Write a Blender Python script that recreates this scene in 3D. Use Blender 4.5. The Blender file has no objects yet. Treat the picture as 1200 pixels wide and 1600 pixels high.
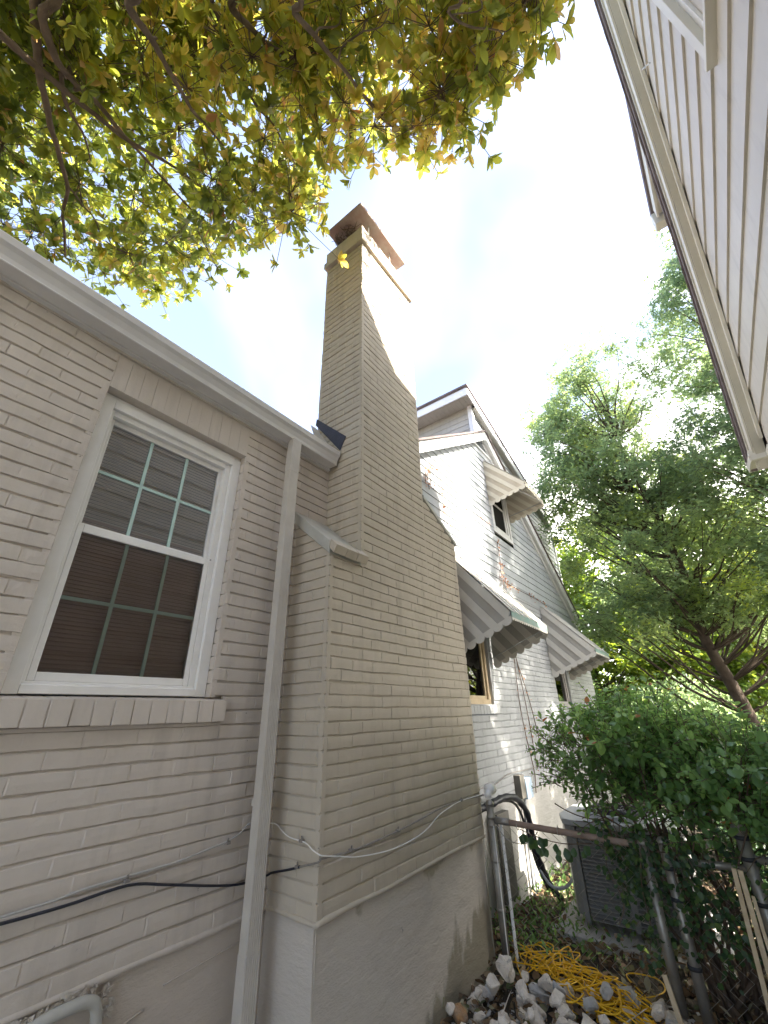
import bpy, math, random
import numpy as np
from mathutils import Vector, Matrix, noise as mnoise

random.seed(11)
rng = np.random.default_rng(11)
C = bpy.context.scene.collection
R = math.radians

# ---------------------------------------------------------------- camera
cam_data = bpy.data.cameras.new('camera')
cam_data.sensor_fit = 'VERTICAL'
cam_data.sensor_height = 36.0
cam_data.lens = 14.475
cam_data.clip_start = 0.03
cam_data.clip_end = 600
cam = bpy.data.objects.new('camera', cam_data)
C.objects.link(cam)
right = Vector((0.600952, -0.798994, -0.02158))
up = Vector((-0.339781, -0.279814, 0.897916))
back = Vector((-0.723468, -0.532272, -0.439638))
cam.matrix_world = Matrix(((right.x, up.x, back.x, 0), (right.y, up.y, back.y, 0), (right.z, up.z, back.z, 0), (0, 0, 0, 1)))
bpy.context.scene.camera = cam

# ---------------------------------------------------------------- light, sky, exposure
SUN = Vector((0.15, -1.0, 1.0)).normalized()
sd = bpy.data.lights.new('sun', 'SUN')
sd.energy = 2.0
sd.angle = R(0.55)
sd.color = (1.0, 0.93, 0.80)
sun = bpy.data.objects.new('sun', sd)
sun.rotation_euler = SUN.to_track_quat('Z', 'Y').to_euler()
C.objects.link(sun)

world = bpy.data.worlds.new('World')
bpy.context.scene.world = world
world.use_nodes = True
nt = world.node_tree
for n in list(nt.nodes):
    nt.nodes.remove(n)
wo = nt.nodes.new('ShaderNodeOutputWorld')
bg = nt.nodes.new('ShaderNodeBackground')
bg.inputs['Strength'].default_value = 0.13
sky = nt.nodes.new('ShaderNodeTexSky')
sky.sky_type = 'NISHITA'
sky.sun_disc = False
sky.sun_elevation = math.asin(SUN.z)
sky.sun_rotation = math.atan2(SUN.x, SUN.y)
sky.air_density = 1.0
sky.dust_density = 0.3
sky.ozone_density = 1.4
tc = nt.nodes.new('ShaderNodeTexCoord')
nz = nt.nodes.new('ShaderNodeTexNoise')
nz.inputs['Scale'].default_value = 2.1
nz.inputs['Detail'].default_value = 3.5
nz.inputs['Roughness'].default_value = 0.55
nz.inputs['Distortion'].default_value = 0.35
dot = nt.nodes.new('ShaderNodeVectorMath')
dot.operation = 'DOT_PRODUCT'
dot.inputs[1].default_value = (0.42, -0.70, -0.30)
ma = nt.nodes.new('ShaderNodeMath')
ma.operation = 'MULTIPLY_ADD'
ma.inputs[1].default_value = 1.0
ramp = nt.nodes.new('ShaderNodeValToRGB')
ramp.color_ramp.elements[0].position = 0.02
ramp.color_ramp.elements[0].color = (0.04, 0.04, 0.04, 1)
ramp.color_ramp.elements[1].position = 0.85
ramp.color_ramp.elements[1].color = (1, 1, 1, 1)
mid = ramp.color_ramp.elements.new(0.48)
mid.color = (0.09, 0.09, 0.09, 1)
mixc = nt.nodes.new('ShaderNodeMix')
mixc.data_type = 'RGBA'
mixc.inputs[7].default_value = (6.3, 6.0, 5.6, 1)       # cloud radiance before the background strength
nt.links.new(tc.outputs['Generated'], nz.inputs['Vector'])
nt.links.new(tc.outputs['Generated'], dot.inputs[0])
nt.links.new(dot.outputs['Value'], ma.inputs[0])
ctr = nt.nodes.new('ShaderNodeMath')
ctr.operation = 'MULTIPLY_ADD'
ctr.inputs[1].default_value = 1.9
ctr.inputs[2].default_value = -0.52
nt.links.new(nz.outputs['Fac'], ctr.inputs[0])
nt.links.new(ctr.outputs[0], ma.inputs[2])
nt.links.new(ma.outputs[0], ramp.inputs['Fac'])
nt.links.new(ramp.outputs['Color'], mixc.inputs[0])
tint = nt.nodes.new('ShaderNodeMix')
tint.data_type = 'RGBA'
tint.blend_type = 'MULTIPLY'
tint.inputs[0].default_value = 1.0
tint.inputs[7].default_value = (0.28, 0.29, 0.325, 1)
nt.links.new(sky.outputs['Color'], tint.inputs[6])
nt.links.new(tint.outputs[2], mixc.inputs[6])
nt.links.new(mixc.outputs[2], bg.inputs['Color'])
nt.links.new(bg.outputs[0], wo.inputs['Surface'])

vs = bpy.context.scene.view_settings
vs.view_transform = 'Standard'
vs.look = 'None'
vs.exposure = 3.75
vs.gamma = 1
vs.use_curve_mapping = False

# ---------------------------------------------------------------- helpers
def tag(o, label=None, cat=None, group=None, kind=None):
    if label: o['label'] = label
    if cat: o['category'] = cat
    if group: o['group'] = group
    if kind: o['kind'] = kind
    return o

def empty(name, loc=(0, 0, 0)):
    o = bpy.data.objects.new(name, None)
    o.location = loc
    o.empty_display_size = 0.2
    C.objects.link(o)
    return o

def link(name, me, mat=None, parent=None, smooth=False, bevel=0):
    if mat:
        me.materials.append(mat)
    o = bpy.data.objects.new(name, me)
    C.objects.link(o)
    if parent:
        o.parent = parent
        bpy_inv = Matrix.Translation(parent.location) if parent.parent is None else Matrix.Identity(4)
        o.matrix_parent_inverse = bpy_inv.inverted()
    if smooth:
        me.polygons.foreach_set('use_smooth', [True] * len(me.polygons))
    if bevel:
        b = o.modifiers.new('bevel', 'BEVEL')
        b.width = bevel
        b.segments = 2
        b.limit_method = 'ANGLE'
    return o

class MB:
    """collects shapes; build() links them as one mesh object"""
    def __init__(s):
        s.v = []; s.f = []
    def quad(s, a, b, c, d):
        n = len(s.v); s.v += [tuple(a), tuple(b), tuple(c), tuple(d)]; s.f.append((n, n+1, n+2, n+3))
    def poly(s, pts):
        n = len(s.v); s.v += [tuple(p) for p in pts]; s.f.append(tuple(range(n, n+len(pts))))
    def box(s, x0, x1, y0, y1, z0, z1):
        n = len(s.v)
        s.v += [(x, y, z) for x in (x0, x1) for y in (y0, y1) for z in (z0, z1)]
        for f in ((0,1,3,2),(4,6,7,5),(0,4,5,1),(2,3,7,6),(0,2,6,4),(1,5,7,3)):
            s.f.append(tuple(n+i for i in f))
    def hexa(s, p):   # 8 points: bottom loop 0-3, top loop 4-7
        n = len(s.v); s.v += [tuple(q) for q in p]
        for f in ((3,2,1,0),(4,5,6,7),(0,1,5,4),(1,2,6,5),(2,3,7,6),(3,0,4,7)):
            s.f.append(tuple(n+i for i in f))
    def prism(s, loop, vec):   # closed solid from a planar loop swept by vec
        n = len(s.v); k = len(loop); vec = Vector(vec)
        s.v += [tuple(p) for p in loop] + [tuple(Vector(p)+vec) for p in loop]
        s.f.append(tuple(range(n+k-1, n-1, -1))); s.f.append(tuple(range(n+k, n+2*k)))
        for i in range(k):
            j = (i+1) % k
            s.f.append((n+i, n+j, n+k+j, n+k+i))
    def sweep(s, prof, p0, p1, e1, e2, cap=True):   # profile [(a,b)] in axes e1,e2 from p0 to p1
        p0 = Vector(p0); p1 = Vector(p1); e1 = Vector(e1); e2 = Vector(e2)
        n = len(s.v); k = len(prof)
        for p in (p0, p1):
            s.v += [tuple(p+e1*a+e2*b) for a, b in prof]
        for i in range(k):
            j = (i+1) % k
            s.f.append((n+i, n+j, n+k+j, n+k+i))
        if cap:
            s.f.append(tuple(range(n+k-1, n-1, -1))); s.f.append(tuple(range(n+k, n+2*k)))
    def tube(s, pts, r, n=8, cap=True):
        pts = [Vector(p) for p in pts]
        if not isinstance(r, (list, tuple)): r = [r]*len(pts)
        base = len(s.v); prev = None
        for i, p in enumerate(pts):
            t = (pts[min(i+1, len(pts)-1)] - pts[max(i-1, 0)])
            if t.length < 1e-9: t = Vector((0, 0, 1))
            t.normalize()
            if prev is None:
                a = t.cross(Vector((0, 0, 1)))
                if a.length < .05: a = t.cross(Vector((1, 0, 0)))
            else:
                a = prev - t*prev.dot(t)
                if a.length < 1e-6: a = t.cross(Vector((1, 0.3, 0)))
            a.normalize(); prev = a
            b = t.cross(a)
            for k in range(n):
                w = 2*math.pi*k/n
                s.v.append(tuple(p + (a*math.cos(w) + b*math.sin(w))*r[i]))
        for i in range(len(pts)-1):
            for k in range(n):
                k2 = (k+1) % n
                s.f.append((base+i*n+k, base+i*n+k2, base+(i+1)*n+k2, base+(i+1)*n+k))
        if cap:
            s.f.append(tuple(base+k for k in range(n-1, -1, -1)))
            e = base+(len(pts)-1)*n
            s.f.append(tuple(e+k for k in range(n)))
    def build(s, name, mat=None, parent=None, smooth=False, bevel=0, origin=None):
        me = bpy.data.meshes.new(name)
        v = s.v
        if origin: v = [(a-origin[0], b-origin[1], c-origin[2]) for a, b, c in v]
        me.from_pydata(v, [], s.f)
        me.validate(clean_customdata=False)
        me.update()
        o = link(name, me, mat, parent, smooth, bevel)
        if origin: o.location = origin
        return o

def smooth_path(pts, n=6):
    """Catmull-Rom through pts"""
    P = [Vector(p) for p in pts]
    P = [P[0]*2-P[1]] + P + [P[-1]*2-P[-2]]
    out = []
    for i in range(1, len(P)-2):
        for k in range(n):
            t = k/n
            a, b, c, d = P[i-1], P[i], P[i+1], P[i+2]
            out.append(0.5*((2*b)+(c-a)*t+(2*a-5*b+4*c-d)*t*t+(3*b-a-3*c+d)*t**3))
    out.append(P[-2])
    return out

# ---------------------------------------------------------------- materials
def new_mat(name):
    m = bpy.data.materials.new(name); m.use_nodes = True
    t = m.node_tree
    return m, t, t.nodes['Principled BSDF']

def N(t, kind, **kw):
    n = t.nodes.new(kind)
    for k, v in kw.items():
        if k in n.inputs: n.inputs[k].default_value = v
        else: setattr(n, k, v)
    return n

def bump(t, b, height, strength, dist=0.002):
    bp = N(t, 'ShaderNodeBump', Strength=strength, Distance=dist)
    t.links.new(height, bp.inputs['Height'])
    t.links.new(bp.outputs[0], b.inputs['Normal'])

def mixcol(t, fac, a, b):
    m = t.nodes.new('ShaderNodeMix'); m.data_type = 'RGBA'
    for sock, val in ((0, fac), (6, a), (7, b)):
        if hasattr(val, 'links') or isinstance(val, bpy.types.NodeSocket): t.links.new(val, m.inputs[sock])
        else: m.inputs[sock].default_value = val if sock == 0 else (*val, 1)
    return m.outputs[2]

def ramp2(t, fac, p0, p1, c0=(0, 0, 0), c1=(1, 1, 1)):
    r = t.nodes.new('ShaderNodeValToRGB')
    r.color_ramp.elements[0].position = p0; r.color_ramp.elements[0].color = (*c0, 1)
    r.color_ramp.elements[1].position = p1; r.color_ramp.elements[1].color = (*c1, 1)
    t.links.new(fac, r.inputs[0])
    return r.outputs[0]

def coords(t, scale=(1, 1, 1)):
    tc = t.nodes.new('ShaderNodeTexCoord')
    mp = N(t, 'ShaderNodeMapping'); mp.inputs['Scale'].default_value = scale
    t.links.new(tc.outputs['Object'], mp.inputs[0])
    return mp.outputs[0]

def noise(t, vec, scale, detail=4, rough=.55):
    n = N(t, 'ShaderNodeTexNoise', Scale=scale, Detail=detail, Roughness=rough)
    t.links.new(vec, n.inputs['Vector'])
    return n.outputs['Fac']

def mat_paint(name, col, col2, rough=.55, grit=.35, spec=.35, big=3.0, specks=0.0, speck_col=(.12, .10, .08), gd=.0016):
    m, t, b = new_mat(name)
    v = coords(t)
    f = ramp2(t, noise(t, v, big, 5, .6), .35, .7)
    c = mixcol(t, f, col, col2)
    if 'brick' in name or 'siding' in name:
        st = noise(t, coords(t, (1, 1, .12)), 9, 4, .6)
        c = mixcol(t, ramp2(t, st, .52, .74), c, tuple(q*.90 for q in col2))
        du = noise(t, v, .9, 5, .65)
        c = mixcol(t, ramp2(t, du, .50, .80), c, tuple(q*.95 for q in col2))
    if specks:
        s = ramp2(t, noise(t, v, 38, 5, .7), .70-.02*specks, .76)
        s2 = ramp2(t, noise(t, v, 4.5, 2), .45, .62)
        mm = N(t, 'ShaderNodeMath', operation='MULTIPLY'); t.links.new(s, mm.inputs[0]); t.links.new(s2, mm.inputs[1])
        c = mixcol(t, mm.outputs[0], c, speck_col)
    if isinstance(c, bpy.types.NodeSocket): t.links.new(c, b.inputs['Base Color'])
    b.inputs['Roughness'].default_value = rough
    b.inputs['Specular IOR Level'].default_value = spec
    if grit:
        h1 = noise(t, v, 95, 4, .65); h2 = noise(t, v, 22, 3, .6)
        ad = N(t, 'ShaderNodeMath', operation='ADD'); t.links.new(h1, ad.inputs[0]); t.links.new(h2, ad.inputs[1])
        bump(t, b, ad.outputs[0], grit, gd)
    return m

M = {}
M['brick_front'] = mat_paint('painted_brick_grey', (.635, .560, .485), (.57, .500, .430), .60, .75, .22, 2.6, specks=1.6)
M['brick_chimney'] = mat_paint('painted_brick_beige', (.575, .500, .400), (.515, .445, .352), .60, .75, .22, 3.1, specks=1.2)
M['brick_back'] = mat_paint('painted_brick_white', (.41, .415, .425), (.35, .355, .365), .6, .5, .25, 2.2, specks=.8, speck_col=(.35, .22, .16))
M['shoulder'] = mat_paint('shoulder_mortar', (.52, .50, .45), (.42, .40, .35), .7, .6, .3, 5)
M['white_trim'] = mat_paint('white_trim', (.80, .80, .81), (.74, .74, .75), .38, .12, .45, 6)
M['white_vinyl'] = mat_paint('white_vinyl', (.88, .85, .81), (.82, .79, .74), .35, .06, .5, 9)
M['gutter'] = mat_paint('gutter_metal', (.72, .69, .665), (.66, .63, .605), .35, .08, .5, 7)
M['gutter_lip'] = mat_paint('gutter_edge', (.86, .84, .82), (.80, .78, .76), .35, .08, .5, 7)
M['downspout'] = mat_paint('downspout_paint', (.60, .55, .48), (.53, .48, .42), .42, .18, .45, 8)
M['muntin'] = mat_paint('muntin_green', (.50, .66, .60), (.46, .60, .55), .4, .05, .4, 9)
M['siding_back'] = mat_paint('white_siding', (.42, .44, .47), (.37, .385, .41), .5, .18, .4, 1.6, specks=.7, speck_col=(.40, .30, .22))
M['siding_dormer'] = mat_paint('cream_siding', (.50, .48, .44), (.43, .41, .37), .5, .12, .4, 1.6)
M['siding_neighbor'] = mat_paint('neighbor_siding', (.57, .525, .455), (.51, .465, .40), .5, .22, .4, 1.3, specks=.6, speck_col=(.42, .40, .37))
M['trim_neighbor'] = mat_paint('neighbor_trim', (.55, .52, .45), (.48, .45, .38), .5, .25, .4, 2.0)
M['trim_neighbor_light'] = mat_paint('neighbor_trim_light', (.66, .63, .56), (.58, .55, .48), .5, .2, .4, 2.0)
M['shingle'] = mat_paint('asphalt_shingle', (.20, .165, .165), (.13, .105, .105), .9, .9, .2, 9, gd=.004)
M['flashing'] = mat_paint('dark_flashing', (.05, .05, .075), (.035, .035, .05), .5, .5, .4, 9, gd=.004)
M['louvre'] = mat_paint('louvre_dark', (.20, .21, .23), (.14, .15, .16), .6, .1, .3, 9)
M['awning'] = mat_paint('awning_metal', (.70, .67, .62), (.61, .58, .53), .42, .1, .45, 3.5, specks=.8, speck_col=(.35, .32, .27))
M['awning_cream'] = mat_paint('awning_cream', (.72, .68, .58), (.62, .57, .47), .45, .1, .4, 3.5, specks=.8, speck_col=(.35, .30, .22))
M['awning_dark'] = mat_paint('awning_grey_rib', (.44, .42, .39), (.38, .36, .33), .5, .1, .4, 3.5)
M['awning_tan'] = mat_paint('awning_tan_rib', (.56, .50, .41), (.50, .44, .35), .5, .1, .4, 3.5)
M['teal'] = mat_paint('teal_edge', (.22, .36, .33), (.30, .36, .33), .5, .1, .4, 12)
M['wood_frame'] = mat_paint('old_wood_frame', (.62, .50, .33), (.50, .38, .24), .6, .3, .3, 8)
M['grey_frame'] = mat_paint('grey_frame', (.45, .42, .40), (.36, .34, .32), .6, .2, .3, 8)
M['black_cable'] = mat_paint('black_cable', (.02, .02, .028), (.03, .03, .04), .45, .1, .4, 30)
M['painted_cable'] = mat_paint('painted_cable', (.50, .48, .45), (.42, .40, .37), .4, .1, .5, 30)
M['clip'] = mat_paint('clip', (.30, .27, .24), (.20, .18, .16), .5, .2, .5, 60)
M['galv'] = mat_paint('galvanised', (.36, .335, .30), (.27, .25, .22), .42, .25, .5, 14)
M['galv'].node_tree.nodes['Principled BSDF'].inputs['Metallic'].default_value = .55
M['rust_pipe'] = mat_paint('rusty_rail', (.30, .22, .18), (.22, .15, .11), .7, .5, .3, 14, specks=2, speck_col=(.42, .40, .38))
M['grey_board'] = mat_paint('grey_board', (.19, .18, .16), (.15, .14, .12), .75, .4, .3, 6)
M['conduit'] = mat_paint('conduit', (.46, .47, .49), (.38, .39, .41), .45, .15, .4, 12)
M['blue_box'] = mat_paint('blue_grey_box', (.45, .56, .68), (.40, .50, .62), .45, .1, .4, 12)
M['ac'] = mat_paint('ac_metal', (.22, .215, .21), (.185, .18, .175), .45, .12, .45, 5)
M['ac_dark'] = mat_paint('ac_dark', (.035, .036, .04), (.05, .05, .055), .6, .1, .3, 5)
M['ac_top'] = mat_paint('ac_top', (.38, .39, .40), (.34, .35, .36), .4, .1, .45, 5)
M['bark'] = mat_paint('bark', (.115, .085, .065), (.06, .045, .035), .85, .9, .2, 7, gd=.01)
M['limb'] = mat_paint('limb_bark', (.25, .19, .135), (.14, .105, .075), .8, .8, .2, 7, gd=.006)
M['twig'] = mat_paint('twig', (.16, .115, .085), (.10, .07, .05), .8, .4, .2, 20)
M['cord'] = mat_paint('yellow_cord', (.86, .52, .02), (.74, .42, .02), .45, .1, .4, 20)
M['stake'] = mat_paint('raw_wood', (.62, .50, .34), (.50, .38, .24), .65, .3, .3, 20)
M['orange_brick'] = mat_paint('orange_brick', (.42, .22, .09), (.32, .24, .17), .85, .9, .2, 16, gd=.006)
M['crust'] = mat_paint('flaking_plaster', (.62, .58, .52), (.44, .36, .28), .8, .9, .2, 16, specks=2, speck_col=(.30, .16, .09), gd=.006)
M['room'] = mat_paint('dark_room', (.03, .028, .026), (.02, .02, .02), .9, 0, .1)
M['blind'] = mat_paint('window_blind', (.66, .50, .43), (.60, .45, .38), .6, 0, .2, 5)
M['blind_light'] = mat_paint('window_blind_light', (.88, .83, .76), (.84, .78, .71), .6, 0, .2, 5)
M['cap_metal'] = mat_paint('chimney_cap_metal', (.34, .22, .19), (.42, .36, .32), .5, .3, .4, 6)

def mat_plaster(name, base, base2, stain, tag_):
    m, t, b = new_mat(name)
    v = coords(t)
    c = mixcol(t, ramp2(t, noise(t, v, 2.2, 6, .65), .3, .72), base, base2)
    sep = N(t, 'ShaderNodeSeparateXYZ'); t.links.new(v, sep.inputs[0])
    if tag_ == 'chimney':
        # damp tan stain rising to the right along the foot, plus a patch under the ledge
        a = N(t, 'ShaderNodeMath', operation='MULTIPLY_ADD'); a.inputs[1].default_value = .42; a.inputs[2].default_value = -2.66
        t.links.new(sep.outputs[0], a.inputs[0])
        d = N(t, 'ShaderNodeMath', operation='SUBTRACT'); t.links.new(a.outputs[0], d.inputs[0]); t.links.new(sep.outputs[2], d.inputs[1])
        vm = coords(t, (1, 1, .35)); nn = noise(t, vm, 5.5, 3, .6)
        e = N(t, 'ShaderNodeMath', operation='MULTIPLY_ADD'); e.inputs[1].default_value = .8
        t.links.new(nn, e.inputs[0]); t.links.new(d.outputs[0], e.inputs[2])
        st = ramp2(t, e.outputs[0], .36, .45)
        c = mixcol(t, st, c, stain)
        g = N(t, 'ShaderNodeMath', operation='ADD'); g.inputs[1].default_value = .95
        t.links.new(sep.outputs[2], g.inputs[0])
        h = N(t, 'ShaderNodeMath', operation='MULTIPLY_ADD'); h.inputs[1].default_value = .55
        t.links.new(noise(t, v, 4, 4, .6), h.inputs[0]); t.links.new(g.outputs[0], h.inputs[2])
        c = mixcol(t, ramp2(t, h.outputs[0], .36, .40), c, (.42, .37, .29))
    sp = ramp2(t, noise(t, v, 14, 3, .6), .74, .78)
    c = mixcol(t, sp, c, (.22, .20, .18))
    t.links.new(c, b.inputs['Base Color'])
    b.inputs['Roughness'].default_value = .75
    b.inputs['Specular IOR Level'].default_value = .3
    vs_ = coords(t, (1.0, 1.0, 2.6))
    h1 = noise(t, vs_, 9, 6, .7)
    bump(t, b, h1, .75, .012)
    return m
M['plaster_chimney'] = mat_plaster('plaster_chimney', (.64, .575, .50), (.57, .51, .44), (.33, .29, .22), 'chimney')
M['plaster_front'] = mat_plaster('plaster_front', (.58, .505, .425), (.51, .44, .37), (.3, .3, .3), 'front')
M['plaster_back'] = mat_plaster('plaster_back', (.52, .50, .475), (.45, .43, .41), (.3, .3, .3), 'back')

def mat_glass(name, tint, refl):
    m = bpy.data.materials.new(name); m.use_nodes = True
    t = m.node_tree
    for n in list(t.nodes): t.nodes.remove(n)
    out = t.nodes.new('ShaderNodeOutputMaterial')
    tr = N(t, 'ShaderNodeBsdfTransparent'); tr.inputs[0].default_value = (*tint, 1)
    gl = N(t, 'ShaderNodeBsdfGlossy', Roughness=.008)
    fr = N(t, 'ShaderNodeFresnel', IOR=refl)
    mx = t.nodes.new('ShaderNodeMixShader')
    t.links.new(fr.outputs[0], mx.inputs[0]); t.links.new(tr.outputs[0], mx.inputs[1]); t.links.new(gl.outputs[0], mx.inputs[2])
    t.links.new(mx.outputs[0], out.inputs[0])
    return m
M['glass'] = mat_glass('window_glass', (.92, .92, .92), 3.0)
M['glass_low'] = mat_glass('window_glass_low', (.92, .92, .92), 1.9)
M['screen'] = mat_glass('insect_screen', (.90, .87, .85), 1.3)
M['glass_dark'] = mat_glass('old_window_glass', (.45, .42, .40), 1.6)

def mat_leaf(name, stops, trans=.35, rough=.4, tcol=(.55, .75, .12)):
    """stops: [(pos, colour)] picked per leaf by the 'var' attribute"""
    m, t, b = new_mat(name)
    at = N(t, 'ShaderNodeAttribute'); at.attribute_name = 'var'
    r = t.nodes.new('ShaderNodeValToRGB')
    el = r.color_ramp.elements
    while len(el) < len(stops): el.new(.5)
    for e, (p, c) in zip(el, stops):
        e.position = p; e.color = (*c, 1)
    t.links.new(at.outputs['Fac'], r.inputs[0])
    t.links.new(r.outputs[0], b.inputs['Base Color'])
    b.inputs['Roughness'].default_value = rough
    b.inputs['Specular IOR Level'].default_value = .4
    tl = N(t, 'ShaderNodeBsdfTranslucent')
    hs = N(t, 'ShaderNodeHueSaturation', Saturation=1.08, Value=2.5)
    hs.inputs['Hue'].default_value = .48
    t.links.new(r.outputs[0], hs.inputs['Color'])
    t.links.new(hs.outputs[0], tl.inputs[0])
    mx = N(t, 'ShaderNodeMixShader'); mx.inputs[0].default_value = trans
    out = t.nodes['Material Output']
    t.links.new(b.outputs[0], mx.inputs[1]); t.links.new(tl.outputs[0], mx.inputs[2]); t.links.new(mx.outputs[0], out.inputs[0])
    return m
M['magnolia'] = mat_leaf('magnolia_leaf', [(0, (.095, .13, .030)), (.30, (.18, .215, .045)), (.60, (.26, .28, .05)), (.86, (.40, .36, .07)), (.95, (.46, .34, .14)), (1, (.34, .19, .08))], .50, .30)
M['oak'] = mat_leaf('oak_leaf', [(0, (.11, .165, .085)), (.5, (.18, .245, .115)), (.85, (.27, .34, .12)), (1, (.36, .42, .09))], .52, .4)
M['oak_tall'] = mat_leaf('tall_oak_leaf', [(0, (.10, .155, .085)), (.6, (.17, .235, .12)), (1, (.29, .36, .12))], .52, .4)
M['lime_leaf'] = mat_leaf('lime_leaf', [(0, (.07, .12, .03)), (.5, (.12, .18, .03)), (1, (.24, .27, .035))], .5, .5)
M['shrub'] = mat_leaf('shrub_leaf', [(0, (.075, .145, .05)), (.45, (.13, .235, .08)), (.8, (.23, .37, .115)), (.965, (.36, .50, .15)), (1, (.42, .20, .08))], .34, .20)
M['ivy'] = mat_leaf('vine_leaf', [(0, (.025, .055, .022)), (.6, (.04, .085, .028)), (1, (.09, .15, .035))], .2, .4)
M['litter'] = mat_leaf('leaf_litter', [(0, (.07, .045, .027)), (.4, (.18, .115, .06)), (.7, (.30, .21, .12)), (.85, (.10, .13, .05)), (1, (.46, .40, .27))], .08, .75)
M['dry_leaf'] = mat_leaf('dry_leaf', [(0, (.24, .12, .07)), (1, (.46, .28, .17))], .2, .7)

def mat_ground():
    m, t, b = new_mat('soil')
    v = coords(t)
    c = mixcol(t, ramp2(t, noise(t, v, 1.1, 7, .7), .38, .62), (.045, .034, .025), (.09, .075, .05))
    c = mixcol(t, ramp2(t, noise(t, v, 11, 6, .7), .55, .66), c, (.16, .12, .08))
    t.links.new(c, b.inputs['Base Color'])
    b.inputs['Roughness'].default_value = .95
    bump(t, b, noise(t, v, 14, 8, .75), 1.0, .03)
    return m
M['soil'] = mat_ground()

def mat_rock(name, a, b_):
    m, t, b = new_mat(name)
    v = coords(t)
    c = mixcol(t, ramp2(t, noise(t, v, 9, 6, .7), .35, .65), a, b_)
    c = mixcol(t, ramp2(t, noise(t, v, 26, 4, .6), .58, .68), c, (.34, .32, .29))
    t.links.new(c, b.inputs['Base Color'])
    b.inputs['Roughness'].default_value = .85
    bump(t, b, noise(t, v, 30, 8, .7), .9, .008)
    return m
M['rock'] = mat_rock('limestone', (.76, .68, .58), (.58, .515, .44))
M['rock_dark'] = mat_rock('limestone_grey', (.50, .485, .465), (.38, .37, .35))

# ================================================================ builders for walls
COURSE = 0.0694
LEDGE = -0.866

def fn(x, y, z, s):
    return mnoise.noise(Vector((x*s, y*s, z*s)))

def brick_field(mb, O, u, nrm, z0, rows, span, holes=(), L=0.205, seed=0, bed=.0115, head=.0030, course=COURSE, shift=0.0):
    """rows of slightly uneven painted bricks as one relief skin. span(z)->(u0,u1); holes=(u0,u1,z0,z1)"""
    rs = random.Random(seed)
    O = Vector(O); u = Vector(u); nrm = Vector(nrm); zz = Vector((0, 0, 1))
    def pt(a, z, d):
        p = O + u*a + zz*z
        w = fn(p.x, p.y, p.z, 1.3)*.004
        p = p + nrm*(d+w)
        return (p.x, p.y, p.z)
    for r in range(rows):
        zb = z0 + r*course; zt = zb + course; zc = (zb+zt)/2
        a0, a1 = span(zc)
        segs = [(a0, a1)]
        for h in holes:
            if h[2] < zc < h[3]:
                ns = []
                for s in segs:
                    if h[1] <= s[0] or h[0] >= s[1]: ns.append(s); continue
                    if h[0] > s[0]: ns.append((s[0], h[0]))
                    if h[1] < s[1]: ns.append((h[1], s[1]))
                segs = ns
        off = shift + (L/2 if r % 2 else 0) + rs.uniform(-.008, .008)
        for s0, s1 in segs:
            if s1-s0 < .01: continue
            js = []
            k = math.floor((s0-off)/L)
            x = off + k*L
            while x < s1:
                if s0+.03 < x < s1-.03: js.append(x+rs.uniform(-.006, .006))
                x += L
            edges = [s0]+js+[s1]
            cols = []  # (u, extra depth, brick id)
            for i in range(len(edges)-1):
                e0, e1 = edges[i], edges[i+1]
                out = rs.uniform(-.0022, .0030) - (.004 if rs.random() < .03 else 0); tl = rs.uniform(-.0012, .0012)
                hd = head*rs.uniform(.1, 1.0)
                if i == 0: cols.append((e0, -.03, 0, 0)); cols.append((e0+.0005, out-.001, out, 0))
                else: cols.append((e0, -hd, 0, 1))
                w = e1-e0
                cols.append((e0+.005, out, tl, 0))
                for q in (.17, .33, .5, .66, .83):
                    cols.append((e0+w*q, out+rs.uniform(-.0008, .0008), tl*(1-2*q), 0))
                cols.append((e1-.005, out, -tl, 0))
                if i == len(edges)-2: cols.append((e1-.0005, out-.001, out, 0)); cols.append((e1, -.03, 0, 0))
            lv = [(0, -bed), (.0026, -bed), (.0052, -.0006), (course*.5, .0006), (course-.0075, -.0006), (course-.0018, -bed*.85), (course, -bed)]
            n0 = len(mb.v); nl = len(lv)
            for (a, d, tl, jn) in cols:
                wz = fn(a*1.0+seed, r*.7, zb, 3.1)*.0052 + fn(a+seed*2, r*1.9, 4, 11)*.0026
                for li, (lz, ld) in enumerate(lv):
                    dd = (-bed if li in (0, nl-1) else d+ld) if d > -.02 else d
                    if jn and 1 < li < 5: dd = d
                    if 1 < li < 5 and not jn and d > -.02: dd += rs.uniform(-.0010, .0009)
                    zj = wz if 0 < li < nl-1 else 0
                    if 1 < li < 5: zj += rs.uniform(-.0011, .0011)
                    mb.v.append(pt(a, zb+lz+zj, dd))
            for ci in range(len(cols)-1):
                for li in range(nl-1):
                    i0 = n0+ci*nl+li
                    mb.f.append((i0, i0+nl, i0+nl+1, i0+1))

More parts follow.
